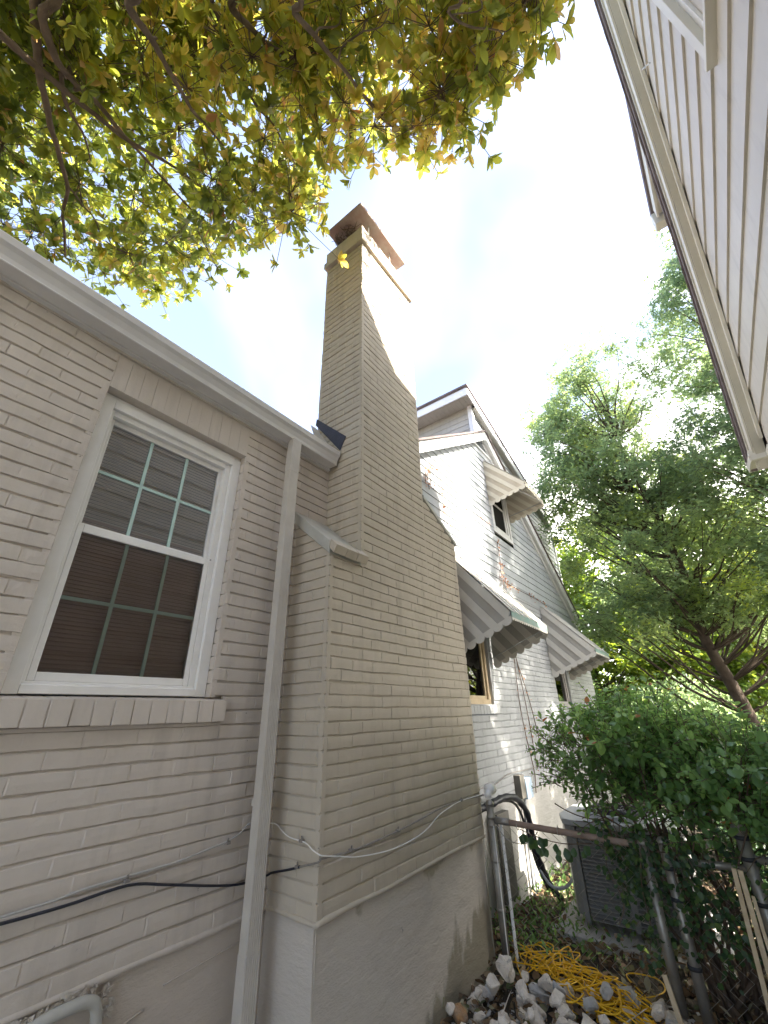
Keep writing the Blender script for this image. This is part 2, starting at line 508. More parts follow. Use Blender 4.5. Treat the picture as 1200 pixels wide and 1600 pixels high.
def lap_siding(mb, O, u, nrm, z0, z1, expo, span, lip=.014, holes=(), jitter=0, seed=3):
    """horizontal lap boards; every board slopes out to its lower edge"""
    rs = random.Random(seed)
    O = Vector(O); u = Vector(u); nrm = Vector(nrm); zz = Vector((0, 0, 1))
    z = z0
    while z < z1-.001:
        zt = min(z+expo, z1)
        cuts = [z, zt]
        a0, a1 = span(z); b0, b1 = span(zt)
        if b1-b0 < .0: zt = z+expo*.98
        segs = [((a0, a1), (b0, b1))]
        for h in holes:
            if h[2] < (z+zt)/2 < h[3]:
                ns = []
                for (p0, p1), (q0, q1) in segs:
                    ns.append(((p0, min(h[0], p1)), (q0, min(h[0], q1))))
                    ns.append(((max(h[1], p0), p1), (max(h[1], q0), q1)))
                segs = ns
        for (p0, p1), (q0, q1) in segs:
            if p1-p0 < .02 and q1-q0 < .02: continue
            if q1 < q0: q0 = q1 = (q0+q1)/2
            nn = max(1, int((p1-p0)/.6))
            for k in range(nn):
                f0, f1 = k/nn, (k+1)/nn
                def P(f, top, d):
                    a = (q0+(q1-q0)*f) if top else (p0+(p1-p0)*f)
                    w = fn(a, zt if top else z, seed, .9)*.004
                    return O+u*a+zz*(zt if top else z)+nrm*(d+w)
                mb.quad(P(f0, 0, lip), P(f1, 0, lip), P(f1, 1, .002), P(f0, 1, .002))
                mb.quad(P(f0, 0, -.004), P(f1, 0, -.004), P(f1, 0, lip), P(f0, 0, lip))
        z += expo

# ================================================================ ground
mb = MB(); mb.box(-5.5, 2.42, -1.05, 2.13, -1.70, -1.585)
tag(mb.build('bounce_slab', M['plaster_back'], bevel=.01), kind='structure')  # unseen pale slab, added to bounce light up onto gutter and walls
def ground():
    nx = 90
    mb = MB()
    xs = [-60+i*4 for i in range(14)] + [-3+i*.25 for i in range(60)] + [12+i*6 for i in range(24)]
    ys = [-60+i*5 for i in range(12)] + [-3+i*.25 for i in range(30)] + [4.5+i*6 for i in range(20)]
    for x in xs:
        for y in ys:
            z = -1.62 + fn(x, y, 0, 1.1)*.05 + fn(x, y, 3, 3.5)*.02
            if x > 3.7: z -= min(.18, (x-3.7)*.1)*0.6
            mb.v.append((x, y, z))
    for i in range(len(xs)-1):
        for j in range(len(ys)-1):
            a = i*len(ys)+j
            mb.f.append((a, a+len(ys), a+len(ys)+1, a+1))
    tag(mb.build('ground', M['soil'], smooth=True), kind='structure')
ground()

# ================================================================ our house
house = empty('brick_house', (2.0, 2.15, -1.62))
tag(house, 'grey painted brick house with tall brick chimney and white sided gable', 'house')
W = 2.15
win = (.48, 1.345, .095, 1.60)
# front wing wall
mb = MB()
brick_field(mb, (0, W, 0), (1, 0, 0), (0, -1, 0), LEDGE, 40, lambda z: (-1.9, 2.16),
            holes=[(win[0], win[1], .10, 1.815), (.40, 1.425, .0, .10)], seed=1, L=.208, shift=.07)
# soldier course over the window
z0, z1 = 1.60, 1.815
n = 12; bw = (win[1]-win[0])/n
for k in range(n):
    a = win[0]+k*bw
    o = random.uniform(-.001, .003)
    x0, x1 = a+.0009, a+bw-.0009
    mb.hexa([(x0, W-.001-o, z0+random.uniform(0, .004)), (x1, W-.001-o, z0+random.uniform(0, .004)), (x1, W+.06, z0), (x0, W+.06, z0),
             (x0, W-.001-o, z1), (x1, W-.001-o, z1), (x1, W+.06, z1), (x0, W+.06, z1)])
mb.box(win[0]-.005, win[1]+.005, W+.0025, W+.05, z0+.003, z1+.01)
# brick reveals either side of the opening
for xa, xb, s in ((win[0]-.03, win[0], 1), (win[1], win[1]+.03, -1)):
    for r in range(22):
        zb = .097+r*COURSE
        zt = min(zb+COURSE-.006, 1.60)
        o = random.uniform(-.002, .002)
        mb.box(xa+.001, xb+o if s > 0 else xb-.001, W+.002, W+.12, zb, zt)
        if s < 0: mb.box(xa-.002+o, xa+.01, W+.003, W+.12, zb, zt)
mb.box(win[0]-.01, win[1]+.01, W+.052, W+.12, 1.603, 1.64)
# top of the wall behind the fascia, far body of the wing
mb.box(-1.9, 2.3, W+.012, W+.10, 1.80, 1.95)
mb.box(-1.88, win[0]-.031, W+.04, W+.10, -1.8, 1.799); mb.box(win[1]+.031, 2.3, W+.04, W+.10, -1.8, 1.799); mb.box(win[0]-.030, win[1]+.030, W+.04, W+.10, -1.8, -.03)
wall = mb.build('brick_wall', M['brick_front'], house)
# window sill of rowlock bricks
mb = MB()
n = 13; x = .40; sw = (1.425-.40)/n
for k in range(n):
    x0 = .40+k*sw+.002; x1 = x0+sw-.004
    o = random.uniform(-.003, .003); t = random.uniform(-.002, .002)
    mb.hexa([(x0, W-.042-o, -.020+t), (x1, W-.042-o, -.020+t), (x1, W+.07, -.020), (x0, W+.07, -.020),
             (x0, W-.038-o, .080+t), (x1, W-.038-o, .080+t), (x1, W+.07, .096), (x0, W+.07, .096)])
mb.box(.402, 1.423, W-.034, W+.07, -.016, .083)
mb.box(.398, 1.427, W-.001, W+.07, -.036, -.0205)



winobj_sill = mb

def house_window():
    X0, X1, Z0, Z1 = win
    fr = MB()
    yo = W+.045
    cw = .062
    fr.box(X0+.004, X0+cw, yo, yo+.10, Z0+.004, 1.575)
    fr.box(X1-cw, X1-.004, yo, yo+.10, Z0+.004, 1.575)
    fr.box(X0+cw, X1-cw, yo+.001, yo+.10, 1.520, 1.574)
    fr.box(X0+.006, X1-.006, yo+.012, yo+.10, 1.5755, 1.598)
    # inner stops and head, stepped
    fr.box(X0+cw, X0+cw+.018, yo+.022, yo+.10, Z0+.03, 1.52)
    fr.box(X1-cw-.034, X1-cw, yo+.022, yo+.10, Z0+.03, 1.52)
    fr.box(X0+cw+.018, X1-cw-.034, yo+.024, yo+.10, 1.487, 1.52)
    fr.box(X0+cw+.001, X1-cw-.001, yo+.019, yo+.098, Z0+.041, .1495)
    # sloping sill board
    fr.hexa([(X0+cw, yo-.004, Z0+.006), (X1-cw, yo-.004, Z0+.006), (X1-cw, yo+.10, Z0+.006), (X0+cw, yo+.10, Z0+.006),
             (X0+cw, yo-.004, Z0+.040), (X1-cw, yo-.004, Z0+.040), (X1-cw, yo+.10, Z0+.062), (X0+cw, yo+.10, Z0+.062)])
    f = fr.build('window', M['white_vinyl'], house, bevel=.003)
    winobj_sill.build('brick_sill', M['brick_front'], f, bevel=.003)
    a0, a1 = X0+cw+.018, X1-cw-.034
    def sash(name, z0, z1, y, rail_b, rail_t, st=.028):
        s = MB()
        s.box(a0+.001, a0+st, y, y+.028, z0, z1)
        s.box(a1-st, a1-.001, y, y+.028, z0, z1)
        s.box(a0+st, a1-st, y+.0005, y+.028, z0, z0+rail_b)
        s.box(a0+st, a1-st, y+.0005, y+.028, z1-rail_t, z1)
        s.build(name, M['white_vinyl'], f, bevel=.003)
        return (a0+st, a1-st, z0+rail_b, z1-rail_t)
    lo = sash('lower_sash', .150, .850, yo+.026, .036, .040)
    hi = sash('upper_sash', .846, 1.486, yo+.056, .020, .030, .022)
    for (x0, x1, z0, z1), y in ((lo, yo+.041), (hi, yo+.070)):
        g = MB(); g.quad((x0-.003, y, z0-.003), (x1+.003, y, z0-.003), (x1+.003, y, z1+.003), (x0-.003, y, z1+.003)); g.build('glass_pane', M['glass' if z0 > .7 else 'glass_low'], f)
        mu = MB(); w = .0085
        for k in (1, 2):
            xm = x0+(x1-x0)*k/3; mu.box(xm-w, xm+w, y-.0065, y-.0015, z0, z1)
        zm = (z0+z1)/2
        for k in range(3):
            xa = x0+(x1-x0)*k/3+(w if k else 0); xb = x0+(x1-x0)*(k+1)/3-(w if k < 2 else 0)
            mu.box(xa, xb, y-.0063, y-.0017, zm-w, zm+w)
        mu.build('muntin', M['muntin'], f)
    s = MB(); s.quad((lo[0]-.004, yo+.031, lo[2]-.002), (lo[1]+.004, yo+.031, lo[2]-.002), (lo[1]+.004, yo+.031, lo[3]+.002), (lo[0]-.004, yo+.031, lo[3]+.002))
    s.build('insect_screen', M['screen'], f)
    for (z0, z1, mt, y) in ((.17, .90, 'blind', yo+.086), (.90, 1.50, 'blind_light', yo+.089)):  # upper slats paler: the siding's reflection is put into their colour
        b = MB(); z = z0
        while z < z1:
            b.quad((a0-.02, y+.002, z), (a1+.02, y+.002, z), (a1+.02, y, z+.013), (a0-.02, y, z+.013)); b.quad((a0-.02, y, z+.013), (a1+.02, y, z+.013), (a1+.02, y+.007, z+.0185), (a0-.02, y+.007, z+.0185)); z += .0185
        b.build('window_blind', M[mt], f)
    rm = MB(); rm.box(X0-.2, X1+.2, yo+.135, yo+.15, Z0-.2, Z1+.2)
    rm.build('room_backing', M['room'], f)
    nl = MB()
    nl.tube([(a1+.004, yo+.018, .845), (a1+.004, yo+.026, .845)], .004, 8)
    nl.build('sash_latch', M['clip'], f)
house_window()

# foundation of the wing, proud ridge of mortar under the brick
mb = MB()
def plaster(mb, p0, p1, nrm, z0, z1, nu, nv, amp=.006):
    p0 = Vector(p0); p1 = Vector(p1); nrm = Vector(nrm)
    b = len(mb.v)
    for i in range(nu+1):
        for j in range(nv+1):
            p = p0+(p1-p0)*(i/nu); z = z0+(z1-z0)*j/nv
            p = Vector((p.x, p.y, z))+nrm*(fn(p.x, p.y, z, 2.2)*amp+fn(p.x, p.y, z*2, 8)*amp*.35)
            mb.v.append(tuple(p))
    for i in range(nu):
        for j in range(nv):
            a = b+i*(nv+1)+j
            mb.f.append((a, a+nv+1, a+nv+2, a+1))
plaster(mb, (-1.9, W+.012, 0), (1.86, W+.012, 0), (0, -1, 0), -1.9, LEDGE+.004, 150, 40)
mb.build('foundation', M['plaster_front'], house, smooth=True)
def ridge(mb, p0, p1, r=.013, n=40, seed=0):
    pts = []; rr = []
    for i in range(n+1):
        p = Vector(p0).lerp(Vector(p1), i/n)
        p.z += fn(p.x, p.y, seed, 2.5)*.006
        pts.append(p); rr.append(r*(1+.35*fn(p.x, p.y, seed+5, 7)))
    mb.tube(pts, rr, 8)
mb = MB(); ridge(mb, (-1.9, W+.006, LEDGE-.004), (1.86, W+.006, LEDGE-.004), .014, 120)
rdg = mb.build('mortar_ridge', M['brick_front'], house, smooth=True)
# cracks in the plaster are thin raised seams
mb = MB()
mb.tube(smooth_path([(1.02, W+.004, -1.03), (1.15, W+.003, -1.035), (1.26, W+.004, -1.02)], 4), .004, 5)
mb.tube(smooth_path([(1.33, W+.003, -.975), (1.5, W+.002, -.965), (1.7, W+.003, -.955)], 5), .003, 5)
mb.tube(smooth_path([(1.3, W+.003, -1.31), (1.5, W+.002, -1.30), (1.75, W+.003, -1.25)], 5), .003, 5)
mb.build('plaster_seam', M['plaster_front'], house, smooth=True)

# ---------------- chimney
CY = 1.79
def chim_part(mb, name, mat, **k):
    return mb.build(name, mat, CH, **k)
XL0, XL1, XU0, XU1 = 1.829, 3.652, 2.142, 3.078
TOPZ = 4.995
def span_front(z):
    if z < 1.02: return (XL0, XL1)
    if z < 1.56: return (XU0, XL1)
    if z < 1.87: return (XU0, XL1-(z-1.56)/(1.87-1.56)*(XL1-XU1))
    return (XU0, XU1)
nrow = int((4.72-LEDGE)/COURSE)
mb = MB()
brick_field(mb, (0, CY, 0), (1, 0, 0), (0, -1, 0), LEDGE, nrow, span_front, seed=2, L=.203, shift=.03, bed=.0095, head=.0052)
# left side faces: lower block and upper shaft
def span_side(z):
    if z < .98: return (CY-.001, W+.05)
    if z < 1.34: return (CY-.001+(z-.97)/.34*.36, W+.05)
    return (9, 9)
brick_field(mb, (XL0, 0, 0), (0, 1, 0), (-1, 0, 0), LEDGE, 33, lambda z: span_side(z), seed=4, L=.205, shift=.09, bed=.009, head=.005)
r0 = 26
brick_field(mb, (XU0, 0, 0), (0, 1, 0), (-1, 0, 0), LEDGE+r0*COURSE, nrow-r0, lambda z: (CY-.001, 2.32), seed=5, L=.205, shift=.05, bed=.009, head=.006)
# right side faces and back
brick_field(mb, (XU1, 0, 0), (0, 1, 0), (1, 0, 0), LEDGE+r0*COURSE, nrow-r0, lambda z: (CY-.001, 2.32), seed=6, L=.205)
brick_field(mb, (XL1, 0, 0), (0, 1, 0), (1, 0, 0), LEDGE, 35, lambda z: (CY-.001, W+.03), seed=7, L=.205)
brick_field(mb, (0, 2.32, 0), (1, 0, 0), (0, 1, 0), 1.9, 40, lambda z: (XU0, XU1), seed=8, L=.205)
# solid core so no light leaks
mb.box(XU0+.03, XU1-.03, CY+.03, 2.29, 1.0, 4.70)
mb.box(XL0+.03, XL1-.03, CY+.03, W+.10, -1.8, 1.0)
CH = mb.build('chimney', M['brick_chimney'], house)
# crown: projecting band of soldier bricks, then a set-back band
mb = MB()
def ring(mb, x0, x1, y0, y1, z0, z1, w, gap=.003, vary=.003):
    n = max(1, round((x1-x0)/w)); s = (x1-x0)/n
    for yy, d in ((y0, 1), (y1, -1)):
        for k in range(n):
            o = random.uniform(0, vary)
            ya, yb = (yy+o, yy+.09) if d > 0 else (yy-.09, yy-o)
            mb.box(x0+k*s+gap/2, x0+(k+1)*s-gap/2, ya, yb, z0+random.uniform(-.002, .002), z1)
    n = max(1, round((y1-y0-.18)/w)); s = (y1-y0-.18)/n
    for xx, d in ((x0, 1), (x1, -1)):
        for k in range(n):
            o = random.uniform(0, vary)
            xa, xb = (xx+o, xx+.09) if d > 0 else (xx-.09, xx-o)
            mb.box(xa, xb, y0+.09+k*s+gap/2, y0+.09+(k+1)*s-gap/2, z0+random.uniform(-.002, .002), z1)
    mb.box(x0+.006, x1-.006, y0+.006, y1-.006, z0+.002, z1-.002)
ring(mb, XU0-.032, XU1+.032, CY-.030, 2.35, 4.712, 4.80, .21)
ring(mb, XU0-.014, XU1+.014, CY-.014, 2.335, 4.802, 4.995, .072, .004, .005)
chim_part(mb, 'brick_crown', M['brick_chimney'], bevel=.004)
mb = MB(); mb.box(XU0+.06, XU1-.06, CY+.06, 2.26, 4.996, 5.02)
chim_part(mb, 'mortar_wash', M['shoulder'])
# metal lid on short legs with wire mesh and a birds nest at one end
mb = MB()
lx0, lx1, ly0, ly1, lz = 2.02, 2.90, 1.705, 2.225, 5.165
mb.box(lx0, lx1, ly0, ly1, lz, lz+.012)
mb.box(lx0, lx1, ly0-.003, ly0+.012, lz+.013, lz+.03); mb.box(lx0-.003, lx0+.012, ly0+.013, ly1, lz+.013, lz+.03)
lid = chim_part(mb, 'chimney_cap', M['cap_metal'])
for x in (2.25, 2.66):
    for y in (CY-.005, 2.2):
        mb = MB(); mb.box(x, x+.018, y, y+.006, 4.99, lz-.001); mb.build('cap_leg', M['trim_neighbor_light'], CH)
mb = MB()
rs = random.Random(4)
for k in range(150):
    c = Vector((rs.uniform(2.12, 2.75), rs.uniform(1.88, 2.2), rs.uniform(5.02, 5.14)))
    if k % 2: c.x = rs.uniform(2.10, 2.25)
    d = Vector((rs.uniform(-1, 1), rs.uniform(-1, 1), rs.uniform(-.5, .5))).normalized()*.06
    mb.tube([c-d, c+Vector((rs.uniform(-.02, .02),)*3), c+d], .003, 4)
tag(mb.build('bird_nest', M['twig']), 'loose twig nest wedged under the rusty lid on top of the chimney', 'nest')
# left shoulder: mortar slope falling to the front with a lip of brick
mb = MB()
mb.hexa([(XL0-.016, CY-.004, .945), (XU0+.002, CY-.004, .945), (XU0+.002, W+.03, 1.285), (XL0-.016, W+.03, 1.285),
         (XL0-.016, CY-.002, 1.040), (XU0+.002, CY-.002, 1.040), (XU0+.002, W+.03, 1.385), (XL0-.016, W+.03, 1.385)])
sh = chim_part(mb, 'shoulder_cap', M['shoulder'], bevel=.006)
mb = MB()
for k in range(3):
    x0 = XL0-.006+k*.113; x1 = x0+.110
    o = random.uniform(-.004, .004)
    mb.hexa([(x0, CY-.034+o, .945), (x1, CY-.034+o, .945), (x1, CY+.005, .99), (x0, CY+.005, .99),
             (x0, CY-.062+o, .998), (x1, CY-.062+o, .998), (x1, CY-.008, 1.052), (x0, CY-.008, 1.052)])
mb.build('shoulder_lip', M['brick_chimney'], CH, bevel=.004)
# right shoulder slab sloping sideways
mb = MB()
mb.hexa([(XU1-.01, CY-.012, 1.862), (XL1+.02, CY-.012, 1.545), (XL1+.02, W+.03, 1.545), (XU1-.01, W+.03, 1.862),
         (XU1-.01, CY-.012, 1.905), (XL1+.035, CY-.012, 1.585), (XL1+.035, W+.03, 1.585), (XU1-.01, W+.03, 1.905)])
chim_part(mb, 'shoulder_cap', M['shoulder'], bevel=.005)
# plastered base
mb = MB()
plaster(mb, (XL0-.002, CY+.012, 0), (XL1+.002, CY+.012, 0), (0, -1, 0), -1.95, LEDGE+.004, 110, 60, .007)
plaster(mb, (XL0+.010, W+.05, 0), (XL0+.010, CY+.008, 0), (-1, 0, 0), -1.95, LEDGE+.004, 24, 60, .006)
plaster(mb, (XL1-.010, CY+.008, 0), (XL1-.010, W+.05, 0), (1, 0, 0), -1.95, LEDGE+.004, 24, 60, .006)
chim_part(mb, 'plaster_base', M['plaster_chimney'], smooth=True)
mb = MB()
ridge(mb, (XL0-.002, CY+.004, LEDGE-.004), (XL1+.002, CY+.004, LEDGE-.004), .013, 70, 3)
ridge(mb, (XL0+.004, CY+.004, LEDGE-.004), (XL0+.004, W+.02, LEDGE-.004), .013, 16, 4)
chim_part(mb, 'mortar_ridge', M['brick_chimney'], smooth=True)
# step flashing where the roof meets the shaft
mb = MB()
mb.prism([(XU0-.010, 2.02, 2.02), (XU0-.010, 1.955, 2.14), (XU0-.010, 2.33, 2.51), (XU0-.010, 2.34, 2.44)], (.006, 0, 0))
chim_part(mb, 'flashing', M['flashing'])

# ---------------- eave, gutter, roof of the wing
mb = MB(); mb.box(-1.9, 2.13, W-.028, W+.010, 1.856, 1.995)
mb.build('fascia', M['gutter'], house)
prof = [(0, 0), (-.078, 0), (-.083, .006), (-.085, .030), (-.100, .062), (-.118, .078), (-.122, .112), (-.112, .116), (-.112, .108), (-.106, .084), (-.09, .068), (-.074, .035), (-.072, .010), (-.004, .010), (-.004, .108), (0, .108)]
mb = MB()
mb.sweep(prof, (-1.9, W-.030, 1.868), (2.118, W-.030, 1.868), (0, 1, 0), (0, 0, 1))
g = mb.build('gutter', M['gutter'], house)
mb = MB()
cap = [(0, 0), (-.078, 0), (-.085, .006), (-.087, .030), (-.102, .062), (-.120, .078), (-.125, .116), (0, .116)]
mb.sweep(cap, (2.1185, W-.030, 1.868), (2.124, W-.030, 1.868), (0, 1, 0), (0, 0, 1))
mb.build('end_cap', M['clip'], g)
mb = MB()
mb.tube([(-1.9, W-.030-.0815, 1.8705), (2.117, W-.030-.0815, 1.8705)], .0045, 6)
mb.tube([(-1.9, W-.030-.117, 1.984), (2.117, W-.030-.117, 1.984)], .0045, 6)
mb.build('gutter_edge', M['gutter_lip'], g, smooth=True)
def ribbed(x0, x1, y0, y1, r=.006):
    """downspout outline: rectangle with fine flutes on its front"""
    p = [(x0, y1), (x0, y0)]
    n = 7
    for k in range(n):
        a = x0+(x1-x0)*(k+.25)/n; b = x0+(x1-x0)*(k+.75)/n
        p += [(a, y0), ((a+b)/2, y0-.0028), (b, y0)]
    p += [(x1, y0), (x1, y1)]
    return p
mb = MB()
prof = [(a-1.68, b-2.06) for a, b in ribbed(1.640, 1.718, 2.030, 2.084)]
mb.sweep(prof, (1.665, 2.052, 1.60), (1.672, 2.055, -.98), (1, 0, 0), (0, 1, 0))
prof2 = [(a*1.06, b*1.06) for a, b in prof]
mb.sweep(prof2, (1.672, 2.055, -.965), (1.675, 2.056, -1.64), (1, 0, 0), (0, 1, 0))
pr3 = [(a*1.05, b*1.05) for a, b in prof]
mb.sweep(pr3, (1.682, 2.062, 1.875), (1.665, 2.052, 1.585), (1, 0, 0), (0, 1, 0))
ds = mb.build('downspout', M['downspout'], house, bevel=.003)
for z in (1.02, -.42):
    mb = MB(); mb.box(1.672, 1.725, 2.083, 2.145, z, z+.03); mb.build('downspout_strap', M['downspout'], ds)
# wing roof
sl = .86
mb = MB()
def roof_z(y): return 1.985+(y-2.05)*sl
mb.hexa([(-1.95, 2.06, roof_z(2.06)-.03), (2.13, 2.06, roof_z(2.06)-.03), (2.13, 5.6, roof_z(5.6)-.03), (-1.95, 5.6, roof_z(5.6)-.03),
         (-1.95, 2.06, roof_z(2.06)), (2.13, 2.06, roof_z(2.06)), (2.13, 5.6, roof_z(5.6)), (-1.95, 5.6, roof_z(5.6))])
mb.hexa([(-1.95, 9.2, 1.9), (2.13, 9.2, 1.9), (2.13, 5.6, roof_z(5.6)-.03), (-1.95, 5.6, roof_z(5.6)-.03),
         (-1.95, 9.2, 1.93), (2.13, 9.2, 1.93), (2.13, 5.6, roof_z(5.6)), (-1.95, 5.6, roof_z(5.6))])
mb.hexa([(2.13, 2.33, 2.2), (3.4, 2.33, 2.2), (3.4, 5.6, roof_z(5.6)-.03), (2.13, 5.6, roof_z(5.6)-.03),
         (2.13, 2.33, roof_z(2.33)), (3.4, 2.33, roof_z(2.33)), (3.4, 5.6, roof_z(5.6)), (2.13, 5.6, roof_z(5.6))])
mb.build('shingle_roof', M['shingle'], house)
mb = MB()   # small painted cricket beside the chimney
mb.prism([(1.90, 2.06, 1.995), (2.125, 2.06, 1.995), (2.125, 2.30, 2.36), (2.05, 2.30, 2.36)], (0, .02, .03))
mb.build('roof_cricket', M['gutter'], house)
mb = MB()   # end wall of the wing towards the street
brick_field(mb, (-1.9, 0, 0), (0, 1, 0), (-1, 0, 0), LEDGE, 72, lambda z: ((W, 9.1) if z < 1.9 else (W+(z-1.9)/sl, 9.1-(z-1.9))) , seed=9, L=.205)
mb.box(-1.88, -1.8, W+.03, 9.0, -1.8, 1.8)
mb.build('side_wall', M['brick_front'], house)

# ---------------- cross gable: brick below, siding above
GX0, GX1 = 1.75, 10.35
mb = MB()
w1 = (4.13, 5.00, .07, 1.45); w2 = (7.60, 8.40, .03, 1.40)
brick_field(mb, (0, W, 0), (1, 0, 0), (0, -1, 0), LEDGE, 36, lambda z: (3.66, GX1),
            holes=[(w1[0], w1[1], w1[2], w1[3]), (w1[0]-.06, w1[1]+.08, -.03, .07), w2, (w2[0]-.05, w2[1]+.06, -.07, .03)], seed=12, L=.205)
for (a0, a1, b0, b1) in (w1, w2):
    mb.box(a0-.04, a0-.001, W+.004, W+.12, b0, b1); mb.box(a1+.001, a1+.04, W+.004, W+.12, b0, b1)
    mb.box(a0-.04, a1+.04, W+.004, W+.12, b1+.001, b1+.06)
    mb.box(a0-.05, a1+.05, W+.004, W+.12, b0-.09, b0-.001)
brick_field(mb, (GX1, 0, 0), (0, 1, 0), (1, 0, 0), LEDGE, 36, lambda z: (W, 9), seed=13, L=.205)
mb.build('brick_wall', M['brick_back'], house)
mb = MB()
plaster(mb, (3.64, W+.004, 0), (GX1-.02, W+.004, 0), (0, -1, 0), -2.1, LEDGE+.004, 160, 24, .006)
mb.build('foundation', M['plaster_back'], house, smooth=True)
mb = MB(); mb.box(3.60, GX1+.004, W-.006, W+.05, 1.605, 1.735)
mb.box(3.60, GX1+.004, W-.016, W+.05, 1.738, 1.76)
mb.build('frieze_board', M['siding_back'], house)
apX, apZ, gs = 5.84, 4.42, .648
def gspan(z):
    h = (apZ-.06-z)/gs
    return (max(2.6, apX+.02-h), apX+.02+h)
uw = (5.86, 6.52, 2.60, 3.62)
mb = MB()
lap_siding(mb, (0, W-.004, 0), (1, 0, 0), (0, -1, 0), 1.765, 4.36, .118, gspan, .013, holes=[(uw[0]-.07, uw[1]+.07, uw[2]-.07, uw[3]+.07)])
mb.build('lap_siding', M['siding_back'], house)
mb = MB(); mb.prism([(2.6, W+.02, 1.9), (2.6, W+.02, 1.7), (9.9, W+.02, 1.7), (apX, W+.02, 4.30)], (0, .08, 0)); mb.build('gable_backing', M['room'], house)
# rake boards and their roof edge
def rake(mb, xa, za, xb, zb, y0, y1, h, drop=0):
    mb.hexa([(xa, y0, za-h-drop), (xb, y0, zb-h-drop), (xb, y1, zb-h-drop), (xa, y1, za-h-drop),
             (xa, y0, za-drop), (xb, y0, zb-drop), (xb, y1, zb-drop), (xa, y1, za-drop)])
mb = MB()
RX = 9.86
rake(mb, apX, apZ, RX, apZ-(RX-apX)*gs, W-.10, W-.078, .17)
rake(mb, 2.7, apZ-(apX-2.7)*gs, apX-.001, apZ, W-.10, W-.078, .17)
rake(mb, apX, apZ, RX, apZ-(RX-apX)*gs, W-.077, W+.02, .018, .12)
rake(mb, 2.7, apZ-(apX-2.7)*gs, apX-.001, apZ, W-.077, W+.02, .018, .12)
rake(mb, apX, apZ-.05, RX-.05, apZ-.05-(RX-.05-apX)*gs, W-.030, W-.006, .20)
mb.build('rake_board', M['white_trim'], house)
mb = MB()
rake(mb, apX, apZ+.034, RX+.04, apZ+.034-(RX+.04-apX)*gs, W-.125, 2.6, .032)
rake(mb, 2.7, apZ+.034-(apX-2.7)*gs, apX-.001, apZ+.034, W-.125, 4.6, .032)
mb.build('gable_roof_edge', M['shingle'], house)
# louvred triangular vent in the peak
mb = MB()
vz0, vz1 = 4.04, 4.30
k = 0; z = vz0
while z < vz1:
    hw = (vz1+.03-z)/gs*1.0
    mb.hexa([(apX-hw, W-.030, z), (apX+hw, W-.030, z), (apX+hw, W-.008, z+.012), (apX-hw, W-.008, z+.012),
             (apX-hw, W-.030, z+.004), (apX+hw, W-.030, z+.004), (apX+hw, W-.008, z+.018), (apX-hw, W-.008, z+.018)])
    z += .026
vent = mb.build('gable_vent', M['siding_back'], house)
mb = MB(); mb.prism([(apX-.46, W-.0185, vz0-.01), (apX+.46, W-.0185, vz0-.01), (apX, W-.0185, vz1-.005)], (0, .004, 0)); mb.build('vent_backing', M['ac_dark'], vent)
mb = MB()
mb.box(apX-.48, apX+.48, W-.034, W-.006, vz0-.04, vz0-.012)
mb.build('vent_frame', M['white_trim'], vent)

# windows of the back part
def simple_window(op, y, frame_mat, trim=None, sill_mat=None):
    X0, X1, Z0, Z1 = op
    fr = MB()
    fr.box(X0+.002, X0+.055, y, y+.08, Z0, Z1); fr.box(X1-.055, X1-.002, y, y+.08, Z0, Z1)
    fr.box(X0+.055, X1-.055, y+.001, y+.08, Z1-.06, Z1); fr.box(X0+.055, X1-.055, y-.006, y+.08, Z0, Z0+.05)
    f = fr.build('window', M[frame_mat], house, bevel=.004)
    s = MB(); zm = (Z0+Z1)/2; a, b = X0+.055, X1-.055
    for (z0, z1, yy) in ((Z0+.05, zm+.02, y+.022), (zm-.015, Z1-.06, y+.048)):
        s.box(a, a+.035, yy, yy+.024, z0, z1); s.box(b-.035, b, yy, yy+.024, z0, z1)
        s.box(a+.035, b-.035, yy+.001, yy+.024, z0, z0+.04); s.box(a+.035, b-.035, yy+.001, yy+.024, z1-.035, z1)
    s.build('sash', M[frame_mat], f)
    g = MB(); g.box(a+.03, b-.03, y+.034, y+.037, Z0+.08, zm); g.box(a+.03, b-.03, y+.060, y+.063, zm, Z1-.08)
    g.build('glass_pane', M['glass_dark'], f)
    r = MB(); r.box(X0, X1, y+.085, y+.16, Z0, Z1); r.build('room_backing', M['room'], f)
    if sill_mat:
        s = MB(); n = max(5, round((X1-X0+.14)/.075)); w = (X1-X0+.14)/n
        for k in range(n):
            x0 = X0-.06+k*w
            s.hexa([(x0+.002, W-.04, Z0-.098), (x0+w-.002, W-.04, Z0-.098), (x0+w-.002, W+.06, Z0-.098), (x0+.002, W+.06, Z0-.098),
                    (x0+.002, W-.036, Z0-.012), (x0+w-.002, W-.036, Z0-.012), (x0+w-.002, W+.06, Z0), (x0+.002, W+.06, Z0)])
        s.box(X0-.058, X1+.078, W-.032, W+.055, Z0-.094, Z0-.014)
        s.build('brick_sill', M[sill_mat], f, bevel=.003)
    return f
f1 = simple_window(w1, W+.035, 'wood_frame', sill_mat='brick_back'); f1['label'] = 'old wooden framed window under the lower scalloped awning'
f2 = simple_window(w2, W+.035, 'grey_frame', sill_mat='brick_back')
f3 = simple_window(uw, W-.012, 'white_trim'); f3['label'] = 'upper window under the cream striped awning'
t = MB()
a0, a1, b0, b1 = uw
t.box(a0-.07, a0, W-.026, W, b0-.07, b1+.07); t.box(a1, a1+.07, W-.026, W, b0-.07, b1+.07)
t.box(a0, a1, W-.025, W, b0-.07, b0); t.box(a0, a1, W-.025, W, b1, b1+.07)
t.build('window_trim', M['white_trim'], f3)

